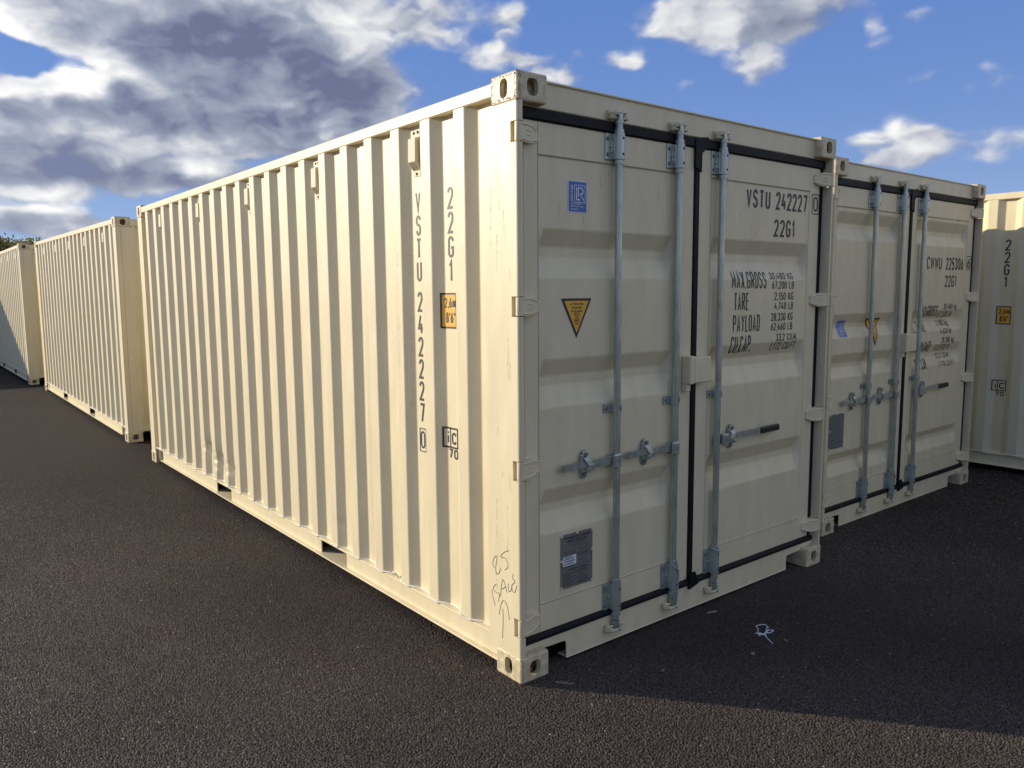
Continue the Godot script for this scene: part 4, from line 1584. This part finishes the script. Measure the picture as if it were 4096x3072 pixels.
	shade(13.4, 16.2, 4.3, 1.3, -8, -0.22)
	shade(18.1, 12.0, 5.9, 1.2, -12, -0.30)
	shade(21.3, 11.1, 5.8, 0.8, 0, -0.36)
	shade(25.4, 15.8, 3.6, 0.9, 0, -0.20)
	shade(13.9, 11.5, 2.6, 1.5, -15, -0.62)
	shade(8.9, 10.8, 3.3, 1.0, 0, -0.42)
	shade(7.6, 8.9, 3.2, 1.0, 0, -0.55)
	shade(12.1, 7.8, 4.1, 1.0, 0, -0.62)
	shade(7.5, 7.5, 3.5, 0.7, 0, -0.40)
	shade(18.2, 7.5, 2.3, 0.5, 0, -0.42)
	shade(8.0, 4.8, 3.1, 0.5, 0, -0.42)
	shade(8.0, 3.9, 3.6, 0.4, 0, -0.35)
	shade(22.4, 9.9, 2.4, 0.3, 0, -0.30)
	shade(28.0, 17.2, 2.6, 1.6, 0, 0.45)
	shade(25.5, 17.8, 2.1, 1.1, 0, 0.25)
	shade(10.2, 14.4, 4.4, 0.7, -22, 0.42)
	shade(14.8, 12.7, 3.3, 0.7, -35, 0.42)
	shade(7.8, 12.3, 2.7, 0.5, 0, 0.40)
	shade(10.6, 13.0, 1.5, 0.6, 0, 0.45)
	shade(11.3, 12.1, 1.0, 0.8, 0, 0.30)
	shade(12.5, 10.1, 4.1, 0.6, -5, 0.35)
	shade(7.4, 6.5, 3.0, 0.4, 0, 0.30)
	shade(17.3, 8.4, 2.6, 0.4, 0, 0.35)
	shade(8.6, 5.4, 3.6, 0.3, 0, 0.30)
	shade(15.1, 17.8, 1.6, 0.8, -20, 0.42)
	shade(7.4, 16.1, 1.4, 1.0, 0, 0.45)
	shade(26.8, 11.2, 1.9, 0.7, 0, 0.20)
	shade(59.1, 17.2, 3.4, 1.4, 15, -0.50)
	shade(56.2, 17.8, 1.7, 1.6, 0, -0.15)
	shade(64.2, 8.1, 2.4, 0.5, 0, -0.35)
	shade(65.7, 9.4, 1.5, 0.6, 0, -0.12)
	shade(52.0, 17.3, 2.3, 1.0, 0, 0.12)
	shade(37.0, 16.3, 1.3, 0.6, 0, 0.10)
	shade(63.6, 10.0, 1.8, 0.5, 0, 0.12)
	puff(8.0, 14.3, 2.6, 1.0, -10, -1.1)
	puff(13.4, 13.1, 0.6, 0.5, 0, -0.9)
	var n1 := FastNoiseLite.new()
	n1.seed = 31
	n1.noise_type = FastNoiseLite.TYPE_SIMPLEX_SMOOTH
	n1.frequency = 0.16
	n1.fractal_octaves = 6
	n1.fractal_gain = 0.52
	var n2 := FastNoiseLite.new()
	n2.seed = 77
	n2.noise_type = FastNoiseLite.TYPE_SIMPLEX_SMOOTH
	n2.frequency = 0.11
	n2.fractal_octaves = 5
	# the whole sky coarsely, then the part towards which the yard is open finely
	var coarse := paint_sky(1024, 512, 0, 1024, 0, 512, n1, n2)
	coarse.resize(4096, 2048, Image.INTERPOLATE_CUBIC)
	var x0 := 0
	var x1 := int(82.0 / 360.0 * 4096)
	var y0 := int((0.5 - 24.0 / 180.0) * 2048)
	var fine := paint_sky(4096, 2048, x0, x1, y0, 1024, n1, n2)
	coarse.blit_rect(fine, Rect2i(0, 0, x1 - x0, 1024 - y0), Vector2i(x0, y0))
	return ImageTexture.create_from_image(coarse)


func paint_sky(w: int, h: int, x0: int, x1: int, y0: int, y1: int, n1: FastNoiseLite, n2: FastNoiseLite) -> Image:
	var data := PackedFloat32Array()
	data.resize((x1 - x0) * (y1 - y0) * 3)
	var at := 0
	for y in range(y0, y1):
		var el := 90.0 - (y + 0.5) / h * 180.0
		var ground := el < 0.0
		var e := maxf(el, 0.0)
		# clear air: pale at the horizon, deeper above
		var t := clampf(1.0 - exp(-e / 8.0), 0.0, 1.0)
		var t2 := clampf(e / 60.0, 0.0, 1.0)
		var air := Vector3(0.46, 0.62, 0.80).lerp(Vector3(0.118, 0.245, 0.62), t).lerp(Vector3(0.075, 0.17, 0.48), t2)
		for x in range(x0, x1):
			var c := air
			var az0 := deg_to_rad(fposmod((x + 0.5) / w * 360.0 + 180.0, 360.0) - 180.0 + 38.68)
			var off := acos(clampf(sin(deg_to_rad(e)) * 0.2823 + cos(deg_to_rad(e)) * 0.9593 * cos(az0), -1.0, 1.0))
			if ground:
				c = Vector3(0.16, 0.15, 0.14)
			else:
				var az := fposmod((x + 0.5) / w * 360.0 + 180.0, 360.0) - 180.0
				var sy := e * 1.7
				var wob := n2.get_noise_2d(az * 1.6 + 200.0, sy * 1.6)
				var wob2 := n2.get_noise_2d(az * 1.6 - 300.0, sy * 1.6 + 90.0)
				var fx := (az + wob * 1.6) * 1.25
				var fy := (sy + wob2 * 1.6) * 1.6
				var fine := n1.get_noise_2d(fx, fy)
				var pa := az + wob * 1.1
				var pe := e + wob2 * 0.5
				var d := look_up(field, pa, pe)
				if d > 0.02:
					d = d * (0.95 + 0.5 * wob) + fine * 0.75 * (0.25 + 0.75 * minf(d, 1.0))
					var a := smoothstep(0.15, 0.98, d)
					if a > 0.0:
						# the side towards the sun is lit, thick middles are grey
						var near_sun := look_up(field, pa - 1.3, pe + 0.35)
						var fine_sun := n1.get_noise_2d(fx - 1.3, fy + 0.8)
						var s := 0.68 + 0.62 * look_up(tone, az + wob * 0.9, e + wob2 * 0.5) + wob2 * 0.12
						s += 0.16 * clampf(look_up(field, pa, pe) - near_sun, -1.0, 1.0) + 0.20 * (fine - fine_sun) + 0.24 * fine
						s -= 0.12 * smoothstep(0.8, 2.2, d) + 0.14 * (1.0 - a)
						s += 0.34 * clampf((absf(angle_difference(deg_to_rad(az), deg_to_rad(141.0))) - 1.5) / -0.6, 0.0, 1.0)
						s = clampf(s, 0.0, 1.05)
						var k: Vector3
						if s < 0.45:
							k = Vector3(0.145, 0.17, 0.275).lerp(Vector3(0.36, 0.395, 0.49), s / 0.45)
						else:
							k = Vector3(0.36, 0.395, 0.49).lerp(Vector3(0.94, 0.935, 0.92), (s - 0.45) / 0.55)
						c = c.lerp(k, a * 0.97)
			# brighter air and cloud towards the sun
			if not ground:
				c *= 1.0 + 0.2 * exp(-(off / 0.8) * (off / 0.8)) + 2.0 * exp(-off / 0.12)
			c *= 0.92
			data[at] = c.x
			data[at + 1] = c.y
			data[at + 2] = c.z
			at += 3
	return Image.create_from_data(x1 - x0, y1 - y0, false, Image.FORMAT_RGBF, data.to_byte_array())


# ---------------------------------------------------------------- ground
func ground_y(z: float) -> float:
	# the yard rises a little towards its far end
	return 0.072 * smoothstep(-6.5, -15.0, z)


func sheet(x0: float, x1: float, z0: float, z1: float, nx: int, nz: int, lift: float) -> Sh:
	var sh := Sh.new()
	sh.smooth()
	for i in nx:
		for j in nz:
			var q := []
			for e in [[0, 0], [1, 0], [1, 1], [0, 1]]:
				var x := lerpf(x0, x1, float(i + e[0]) / nx)
				var z := lerpf(z0, z1, float(j + e[1]) / nz)
				q.append(Vector3(x, ground_y(z) + lift, z))
			sh.quado(q[0], q[1], q[2], q[3], Vector3.UP)
	return sh


func make_ground() -> void:
	var asphalt := plain("asphalt", lin(0.090, 0.069, 0.054), 0.66)
	asphalt.metallic_specular = 0.28
	asphalt.uv1_triplanar = true
	asphalt.uv1_world_triplanar = true
	asphalt.uv1_scale = Vector3(0.9, 0.9, 0.9)
	# chippings of about 8 mm
	var cells := FastNoiseLite.new()
	cells.noise_type = FastNoiseLite.TYPE_CELLULAR
	cells.cellular_return_type = FastNoiseLite.RETURN_DISTANCE
	cells.cellular_jitter = 1.0
	cells.frequency = 0.11
	cells.seed = 2
	var t := NoiseTexture2D.new()
	t.width = 1024
	t.height = 1024
	t.seamless = true
	t.noise = cells
	t.as_normal_map = true
	t.bump_strength = 22.0
	asphalt.normal_enabled = true
	asphalt.normal_texture = t
	asphalt.normal_scale = 1.3
	var ta := NoiseTexture2D.new()
	ta.width = 1024
	ta.height = 1024
	ta.seamless = true
	var spots := cells.duplicate()
	spots.cellular_return_type = FastNoiseLite.RETURN_DISTANCE
	ta.noise = spots
	var g := Gradient.new()
	g.set_color(0, Color(1.0, 0.99, 0.97))
	g.set_color(1, Color(0.22, 0.22, 0.23))
	g.add_point(0.35, Color(0.86, 0.85, 0.84))
	g.add_point(0.62, Color(0.42, 0.41, 0.41))
	ta.color_ramp = g
	asphalt.albedo_texture = ta
	asphalt.vertex_color_use_as_albedo = true
	# broad patches of wear, streaks, and a sunlit band painted into the colour
	var sh := Sh.new()
	sh.smooth()
	var blot := FastNoiseLite.new()
	blot.seed = 44
	blot.frequency = 0.5
	blot.fractal_octaves = 4
	var nx := 150
	var nz := 150
	for i in nx:
		for j in nz:
			for e in [[0, 0], [1, 1], [1, 0], [0, 0], [0, 1], [1, 1]]:
				var x := lerpf(-14.0, 16.0, float(i + e[0]) / nx)
				var z := lerpf(-23.5, 9.0, float(j + e[1]) / nz)
				var v := worn_and_sunlit(x, z, blot)
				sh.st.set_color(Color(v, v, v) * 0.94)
				sh.st.add_vertex(Vector3(x, ground_y(z), z))
	sh.empty = false
	var o := obj("asphalt_yard", sh, asphalt, self)
	tag(o, "dark asphalt yard with coarse chippings under the containers", "asphalt", "", "structure")
	make_chips()
	# everything beyond
	var soil := plain("dry_ground", lin(0.10, 0.095, 0.075), 0.95)
	soil.albedo_texture = noise_tex(0.02, 5, Color(0.6, 0.6, 0.55), Color(1, 1, 1), 512, 0.0, FastNoiseLite.TYPE_SIMPLEX_SMOOTH, 61)
	soil.uv1_triplanar = true
	soil.uv1_world_triplanar = true
	soil.uv1_scale = Vector3(0.2, 0.2, 0.2)
	sh = sheet(-900, 900, -900, 900, 1, 60, -0.03)
	o = obj("ground", sh, soil, self)
	tag(o, "dry open ground reaching to the horizon beyond the yard", "ground", "", "structure")
	# grey gravel strip between the yard and the fence
	var gravel := plain("grey_gravel", lin(0.19, 0.185, 0.195), 0.95)
	gravel.albedo_texture = noise_tex(0.12, 3, Color(0.5, 0.5, 0.52), Color(1, 1, 1), 512, 0.0, FastNoiseLite.TYPE_CELLULAR, 62)
	gravel.normal_enabled = true
	gravel.normal_texture = noise_tex(0.12, 3, Color.BLACK, Color.WHITE, 512, 8.0, FastNoiseLite.TYPE_CELLULAR, 62)
	gravel.uv1_triplanar = true
	gravel.uv1_world_triplanar = true
	gravel.uv1_scale = Vector3(0.6, 0.6, 0.6)
	sh = sheet(-14, 16, -46, -23.5, 2, 2, 0.006)
	o = obj("gravel_strip", sh, gravel, self)
	tag(o, "grey gravel strip between the asphalt and the dark fence", "gravel", "", "stuff")


func worn_and_sunlit(x: float, z: float, n: FastNoiseLite) -> float:
	# paler band puts the sunlit sheen into the colour; drifting patches of wear
	var sunlit_band := exp(-pow((x + 1.55 + 0.25 * n.get_noise_2d(z * 0.5, 7.0)) / 0.85, 2.0))
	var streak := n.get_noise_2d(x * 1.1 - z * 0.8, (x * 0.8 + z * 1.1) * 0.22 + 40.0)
	return (1.0 + 0.75 * sunlit_band) * (1.0 + 0.34 * n.get_noise_2d(x * 0.8, z * 0.8) + 0.26 * streak)


func make_chips() -> void:
	# loose-looking stone chippings set in the bitumen, as far off as one can tell them apart
	var sh := Sh.new()
	var ring := []
	for k in 6:
		var t := TAU * k / 6.0
		var q := 1.0 + 0.16 * sin(k * 2.7)
		ring.append(Vector3(cos(t) * q, -0.15 + 0.1 * sin(k * 1.9), sin(t) * q * 0.85))
	var top := [Vector3(-0.35, 0.42, -0.2), Vector3(0.42, 0.36, -0.12), Vector3(0.05, 0.46, 0.4)]
	for k in 6:
		var a: Vector3 = ring[k]
		var b: Vector3 = ring[(k + 1) % 6]
		var m: Vector3 = top[0]
		for c in top:
			if (c - (a + b) / 2.0).length() < (m - (a + b) / 2.0).length():
				m = c
		sh.trio(a, b, m, (a + b) / 2.0 + Vector3.UP)
	for k in 3:
		var a: Vector3 = top[k]
		var b: Vector3 = top[(k + 1) % 3]
		var e: Vector3 = ring[0]
		for c in ring:
			if (c - (a + b) / 2.0).length() < (e - (a + b) / 2.0).length():
				e = c
		sh.trio(a, b, e, Vector3.UP + (a + b))
	sh.trio(top[0], top[1], top[2], Vector3.UP)
	var mat := plain("stone_chippings", Color(1, 1, 1), 0.62)
	mat.metallic_specular = 0.28
	mat.vertex_color_use_as_albedo = true
	var rng := RandomNumberGenerator.new()
	rng.seed = 99
	var buf := PackedFloat32Array()
	var eye := Vector2(-2.036, 2.502)
	var ahead := Vector2(0.6197, -0.7761).normalized()
	var pitch := 0.0088
	var blot := FastNoiseLite.new()
	blot.seed = 44
	blot.frequency = 0.5
	blot.fractal_octaves = 4
	for i in range(-620, 720):
		for j in range(-1000, 240):
			var x := (i + rng.randf()) * pitch
			var z := (j + rng.randf()) * pitch
			var v := Vector2(x, z) - eye
			var d := v.length()
			if d < 1.7 or d > 9.0 or v.dot(ahead) < d * 0.71:
				continue
			if x > 0.2 and z < -0.12 and x < 2.3 or x > 3.1 and z < -0.4:
				continue
			if d > 4.6 and rng.randf() < pow((d - 4.6) / 4.4, 0.8):
				continue
			var s := rng.randf_range(0.0042, 0.0070)
			var t := rng.randf() * TAU
			var c := cos(t) * s
			var n := sin(t) * s
			var h := s * rng.randf_range(0.75, 1.15)
			var lean := rng.randf_range(-0.25, 0.25)
			var tone2 := rng.randf_range(0.55, 1.25) * worn_and_sunlit(x, z, blot)
			if rng.randf() < 0.004:
				tone2 *= rng.randf_range(1.8, 4.0)
			buf.append_array([c, h * lean, n, x, 0.0, h, 0.0, ground_y(z) + h * 0.10, -n, h * lean, c, z, 0.084 * tone2, 0.066 * tone2, 0.052 * tone2, 1.0])
	var mm := MultiMesh.new()
	mm.transform_format = MultiMesh.TRANSFORM_3D
	mm.use_colors = true
	mm.mesh = sh.mesh()
	mm.instance_count = buf.size() / 16
	mm.buffer = buf
	var o := MultiMeshInstance3D.new()
	o.name = "asphalt_chippings"
	o.multimesh = mm
	o.material_override = mat
	add_child(o, true)
	tag(o, "fine dark stone chippings bound in the asphalt in the foreground", "stone chippings", "", "stuff")


func make_fence() -> void:
	var f := thing("picket_fence", "dark upright picket fence behind the gravel at the far left", "fence")
	f.position = Vector3(-1.5, 0.07, -40)
	var dark := plain("dark_fence_paint", lin(0.020, 0.021, 0.020), 0.6)
	var post := Sh.new()
	post.box(Vector3(-0.035, -0.1, -0.035), Vector3(0.035, 2.0, 0.035), 0.004)
	var pm := post.mesh()
	for k in 4:
		var p := obj("post", pm, dark, f)
		p.position.x = k * 2.4
	for y in [0.18, 1.0, 1.78]:
		var r := Sh.new()
		r.box(Vector3(-0.05, y - 0.025, -0.06), Vector3(7.25, y + 0.025, -0.036), 0.003)
		obj("rail", r, dark, f)
	var slat := Sh.new()
	slat.box(Vector3(-0.036, 0.06, -0.02), Vector3(0.036, 1.88, 0.0), 0.002)
	var sm := slat.mesh()
	for k in 72:
		var s := obj("picket", sm, dark, f)
		s.position = Vector3(0.02 + k * 0.1, 0, -0.014)


func make_tree(at: Vector3, height: float, wide: float, sd: int, leaf: Material, bark: Material, label: String) -> void:
	var t := thing("tree", label, "tree", "trees beyond the fence")
	t.position = at
	var rng := RandomNumberGenerator.new()
	rng.seed = sd
	var sh := Sh.new()
	sh.cyl(Vector3(0, -0.1, 0), Vector3(0.05, height * 0.45, 0), 0.13, 0.085, 9)
	var tips := []
	for k in 9:
		var a := TAU * k / 9.0 + rng.randf() * 0.5
		var y0 := height * rng.randf_range(0.25, 0.48)
		var r := wide * rng.randf_range(0.45, 0.8)
		var p0 := Vector3(0.03, y0, 0)
		var p2 := Vector3(cos(a) * r, height * rng.randf_range(0.5, 0.93), sin(a) * r)
		var p1 := p0.lerp(p2, 0.5) + Vector3(0, height * 0.06, 0)
		sh.cyl(p0, p1, 0.05, 0.035, 6, false)
		sh.cyl(p1, p2, 0.035, 0.012, 6, false)
		tips.append(p2)
		tips.append(p1.lerp(p2, 0.5))
	tips.append(Vector3(0, height * 0.92, 0))
	obj("trunk", sh, bark, t)
	var cr := Sh.new()
	for tip in tips:
		var clump := wide * rng.randf_range(0.25, 0.42)
		for k in 260:
			var v := Vector3(rng.randfn(), rng.randfn() * 0.7, rng.randfn()) * clump * 0.55
			var p: Vector3 = tip + v
			if p.y > height * 1.02:
				continue
			var s := rng.randf_range(0.06, 0.11)
			var u := Vector3(rng.randfn(), rng.randfn(), rng.randfn()).normalized()
			var w := u.cross(Vector3(rng.randfn(), rng.randfn(), rng.randfn())).normalized()
			cr.quad(p - u * s, p - w * s * 0.6, p + u * s, p + w * s * 0.6)
	obj("crown", cr, leaf, t)


func make_trees() -> void:
	var bark := plain("bark", lin(0.07, 0.055, 0.04), 0.9)
	var olive := plain("olive_autumn_leaves", lin(0.36, 0.30, 0.085), 0.7)
	olive.backlight_enabled = true
	olive.backlight = lin(0.10, 0.09, 0.02)
	var brown := plain("brown_green_leaves", lin(0.12, 0.10, 0.05), 0.7)
	brown.backlight_enabled = true
	brown.backlight = lin(0.06, 0.05, 0.015)
	make_tree(Vector3(2.2, 0.06, -45), 5.0, 1.6, 1, olive, bark, "yellowish olive bushy tree over the far left container roof")
	make_tree(Vector3(3.75, 0.06, -46), 4.7, 1.2, 2, olive, bark, "smaller olive tree to the right of the bushy one, above the far container's corner")
	make_tree(Vector3(5.7, 0.06, -51), 4.75, 1.3, 3, brown, bark, "dull brown treetop peeping out in the gap between two containers")
	make_tree(Vector3(0.3, 0.06, -44), 5.1, 1.8, 4, olive, bark, "olive tree at the left edge of the picture behind the fence")
	make_tree(Vector3(1.0, 0.06, -50), 3.6, 1.6, 5, brown, bark, "low dark tree filling in under the olive crowns")


# ---------------------------------------------------------------- small things
func make_litter() -> void:
	# tangled white string on the shaded asphalt
	var sh := Sh.new()
	var cv := Curve3D.new()
	var pts := [[1.19, 0.47], [1.213, 0.428], [1.240, 0.398], [1.252, 0.386], [1.262, 0.378], [1.290, 0.386], [1.315, 0.392], [1.327, 0.378], [1.308, 0.366], [1.282, 0.372], [1.254, 0.382], [1.235, 0.366], [1.224, 0.352], [1.232, 0.346], [1.246, 0.372], [1.243, 0.352], [1.262, 0.338], [1.275, 0.330], [1.300, 0.302], [1.327, 0.302], [1.343, 0.322], [1.341, 0.346], [1.322, 0.350], [1.300, 0.362], [1.290, 0.376], [1.262, 0.384], [1.236, 0.372], [1.222, 0.370], [1.238, 0.384], [1.250, 0.392], [1.232, 0.404], [1.218, 0.418]]
	for k in pts.size():
		var d := Vector3.ZERO
		if k > 0 and k < pts.size() - 1:
			d = Vector3(pts[k + 1][0] - pts[k - 1][0], 0, pts[k + 1][1] - pts[k - 1][1]) / 6.0
		cv.add_point(Vector3(pts[k][0], 0.006 + 0.004 * sin(k * 2.3), pts[k][1]), -d, d)
	sh.tube(cv.tessellate(3, 6), 0.0023, 6)
	var o := obj("string", sh, M.string, self)
	tag(o, "tangled white string lying on the shaded asphalt by the doors", "string")
	# a splinter of wood
	sh = Sh.new()
	sh.put(Transform3D(Basis(Vector3.UP, -0.31), Vector3(1.276, 0.005, 0.048)))
	sh.box(Vector3(-0.03, -0.003, -0.006), Vector3(0.03, 0.003, 0.005), 0.002)
	o = obj("wood_splinter", sh, plain("pale_wood", lin(0.32, 0.25, 0.16), 0.8), self)
	tag(o, "pale wood splinter on the asphalt near the door sill", "wood splinter")
	# leaves
	var leaf := plain("dry_leaf", lin(0.16, 0.12, 0.07), 0.85)
	for q in [[0.569, 0.313, 0.3, 0.022, "brown curled leaf on the shaded asphalt left of the string"], [1.266, 0.495, 1.2, 0.020, "narrow beige curled leaf on the asphalt just right of the string"], [1.585, 0.117, 0.7, 0.013, "tiny pale leaf scrap near the sill, above the string"]]:
		sh = Sh.new()
		sh.put(Transform3D(Basis(Vector3.UP, q[2]), Vector3(q[0], 0.003, q[1])))
		for k in 6:
			var t0 := -1.0 + k / 3.0
			var t1 := -1.0 + (k + 1) / 3.0
			var w0: float = q[3] * 0.45 * (1.0 - t0 * t0)
			var w1: float = q[3] * 0.45 * (1.0 - t1 * t1)
			var y0 := 0.010 * t0 * t0
			var y1 := 0.010 * t1 * t1
			for s in [-1.0, 1.0]:
				sh.quado(Vector3(q[3] * t0, y0, 0), Vector3(q[3] * t1, y1, 0), Vector3(q[3] * t1, y1 + w1 * 0.5, s * w1), Vector3(q[3] * t0, y0 + w0 * 0.5, s * w0), Vector3.UP)
		o = obj("dry_leaf", sh, leaf, self)
		tag(o, q[4], "leaf")
	sh = Sh.new()
	sh.put(Transform3D(Basis.from_scale(Vector3(1, 0.7, 0.8)), Vector3(1.025, 0.007, 0.471)))
	for r in 4:
		for k in 8:
			var p := func(i: int, j: int) -> Vector3:
				var th := PI * i / 4.0
				var ph := TAU * j / 8.0
				return Vector3(sin(th) * cos(ph), cos(th), sin(th) * sin(ph)) * (0.011 + 0.0025 * sin(i * 3.0 + (j % 8) * 2.0))
			sh.quado(p.call(r, k), p.call(r, k + 1), p.call(r + 1, k + 1), p.call(r + 1, k), p.call(r, k) + p.call(r + 1, k + 1))
	o = obj("pebble", sh, plain("tan_stone", lin(0.28, 0.22, 0.13), 0.8), self)
	tag(o, "tan pebble on the shaded asphalt nearer than the string", "pebble")
	# scuffed white paint on the ground by the corner
	sh = Sh.new()
	var rng := RandomNumberGenerator.new()
	rng.seed = 4
	var on := func(q: Vector2) -> Vector3: return Vector3(q.x, 0.004, -q.y)
	for k in 16:
		var f := k / 16.0
		var a := Vector2(0.131 + 0.049 * f, -0.076 - 0.063 * f) + Vector2(rng.randf_range(-0.004, 0.004), rng.randf_range(-0.004, 0.004))
		ribbon(sh, PackedVector2Array([a, a + Vector2(rng.randf_range(0.002, 0.006), rng.randf_range(-0.006, 0.0))]), 0.004, on, 1.0)
	o = obj("paint_scuff", sh, plain("worn_white_paint", lin(0.42, 0.40, 0.40), 0.8), self)
	tag(o, "broken white paint scuff on the asphalt at the nearest corner", "paint mark")


func make_twine(at: Vector3, x: float, long: bool, label: String) -> void:
	# twine tied round the locking bar above its lower bracket
	var sh := Sh.new()
	var zc := -0.029
	var p := PackedVector3Array()
	for k in 13:
		var t := deg_to_rad(170.0 - 200.0 * k / 12)
		var r := 0.0300
		p.append(Vector3(x + r * cos(t), 0.318 - 0.003 * k - (0.004 * k if long else 0.0), zc + r * sin(t)))
	if long:
		for k in 12:
			p.append(Vector3(x + 0.031 + 0.002 * sin(k * 1.4) - 0.0012 * k, 0.262 - 0.0145 * k, zc + 0.010 + 0.003 * cos(k * 1.4)))
	sh.tube(p, 0.0036, 7)
	if long:
		for s in 2:
			var h := PackedVector3Array()
			for k in 60:
				var t := k * 0.75 + PI * s
				var f := k / 59.0
				h.append(Vector3(x + 0.031 - 0.013 * f + 0.0035 * cos(t), 0.25 - 0.155 * f, zc + 0.012 + 0.0035 * sin(t)))
			sh.tube(h, 0.0032, 6)
	else:
		sh.tube(PackedVector3Array([p[-1], p[-1] + Vector3(0.012, -0.003, -0.004)]), 0.0036, 6)
	var o := obj("twine", sh, M.twine, self)
	o.position = at
	tag(o, label, "twine", "twine tied to the locking bars")


func _ready() -> void:
	# camera
	var cam := Camera3D.new()
	cam.name = "camera"
	cam.fov = 52.453
	cam.near = 0.05
	cam.far = 3000.0
	cam.transform = Transform3D(Basis(Vector3(0.7809, -0.0080, 0.6246), Vector3(0.0791, 0.9931, -0.0862), Vector3(-0.6197, 0.1167, 0.7761)).orthonormalized(), Vector3(-2.0358, 1.7059, 2.5022))
	add_child(cam)
	# sky
	var env := Environment.new()
	env.background_mode = Environment.BG_SKY
	var sky := Sky.new()
	var pano := PanoramaSkyMaterial.new()
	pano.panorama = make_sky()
	sky.sky_material = pano
	env.sky = sky
	env.tonemap_mode = Environment.TONE_MAPPER_LINEAR
	env.tonemap_exposure = 1.1
	env.sdfgi_enabled = true
	env.ssao_enabled = true
	env.ssil_enabled = true
	var we := WorldEnvironment.new()
	we.name = "world"
	we.environment = env
	add_child(we)
	# low autumn sun from the left and ahead
	var sun := DirectionalLight3D.new()
	sun.name = "sun"
	sun.light_energy = 1.5
	sun.light_color = Color(1.0, 0.945, 0.85)
	sun.light_angular_distance = 0.55
	sun.shadow_enabled = true
	var el := deg_to_rad(16.4)
	var to := Vector3(0.625 * cos(el), -sin(el), 0.7806 * cos(el))
	sun.look_at_from_position(Vector3.ZERO, to, Vector3.UP)
	add_child(sun)
	make_materials()
	make_ground()
	make_fence()
	make_trees()
	# the containers
	var a := container("first", Vector3.ZERO, 0.0, "nearest cream container, VSTU 242227 0 on its shaded doors and sunlit side")
	side_print(a, false, "VSTU 242227", 0.0)
	wear(a)
	container("second", Vector3(2.925, -0.01, -0.27), 0.0, "cream container numbered CWWU 225306 6, doors to the right of the nearest one's")
	var c := container("third", Vector3(6.0 + W, 0.0, -0.868), PI, "cream container at the right edge, long side towards us with 22G1 half in shadow")
	side_print(c, true, "", -0.043)
	container("far", Vector3(0.045 + W, 0.0573, -7.25 - L), PI, "cream container directly behind the nearest one in the left row, middle of three", -0.0095)
	container("far", Vector3(-0.07 + W, 0.072, -14.27 - L), PI, "farthest cream container of the left row, a slanting shadow across its side")
	container("far", Vector3(-0.45, 0.072, -20.62), PI / 2, "cream container standing crosswise past the end of the left row, out of view")
	make_litter()
	make_twine(Vector3.ZERO, 1.040, true, "long grey twine hanging from the second locking bar of the nearest container")
	make_twine(Vector3.ZERO, 1.386, false, "short grey twine round the third locking bar of the nearest container")
	make_twine(Vector3(2.925, -0.01, -0.27), 1.040, true, "long grey twine hanging from the middle locking bar of container CWWU 225306")
	make_twine(Vector3(2.925, -0.01, -0.27), 1.386, false, "short grey twine round the right locking bar of container CWWU 225306")
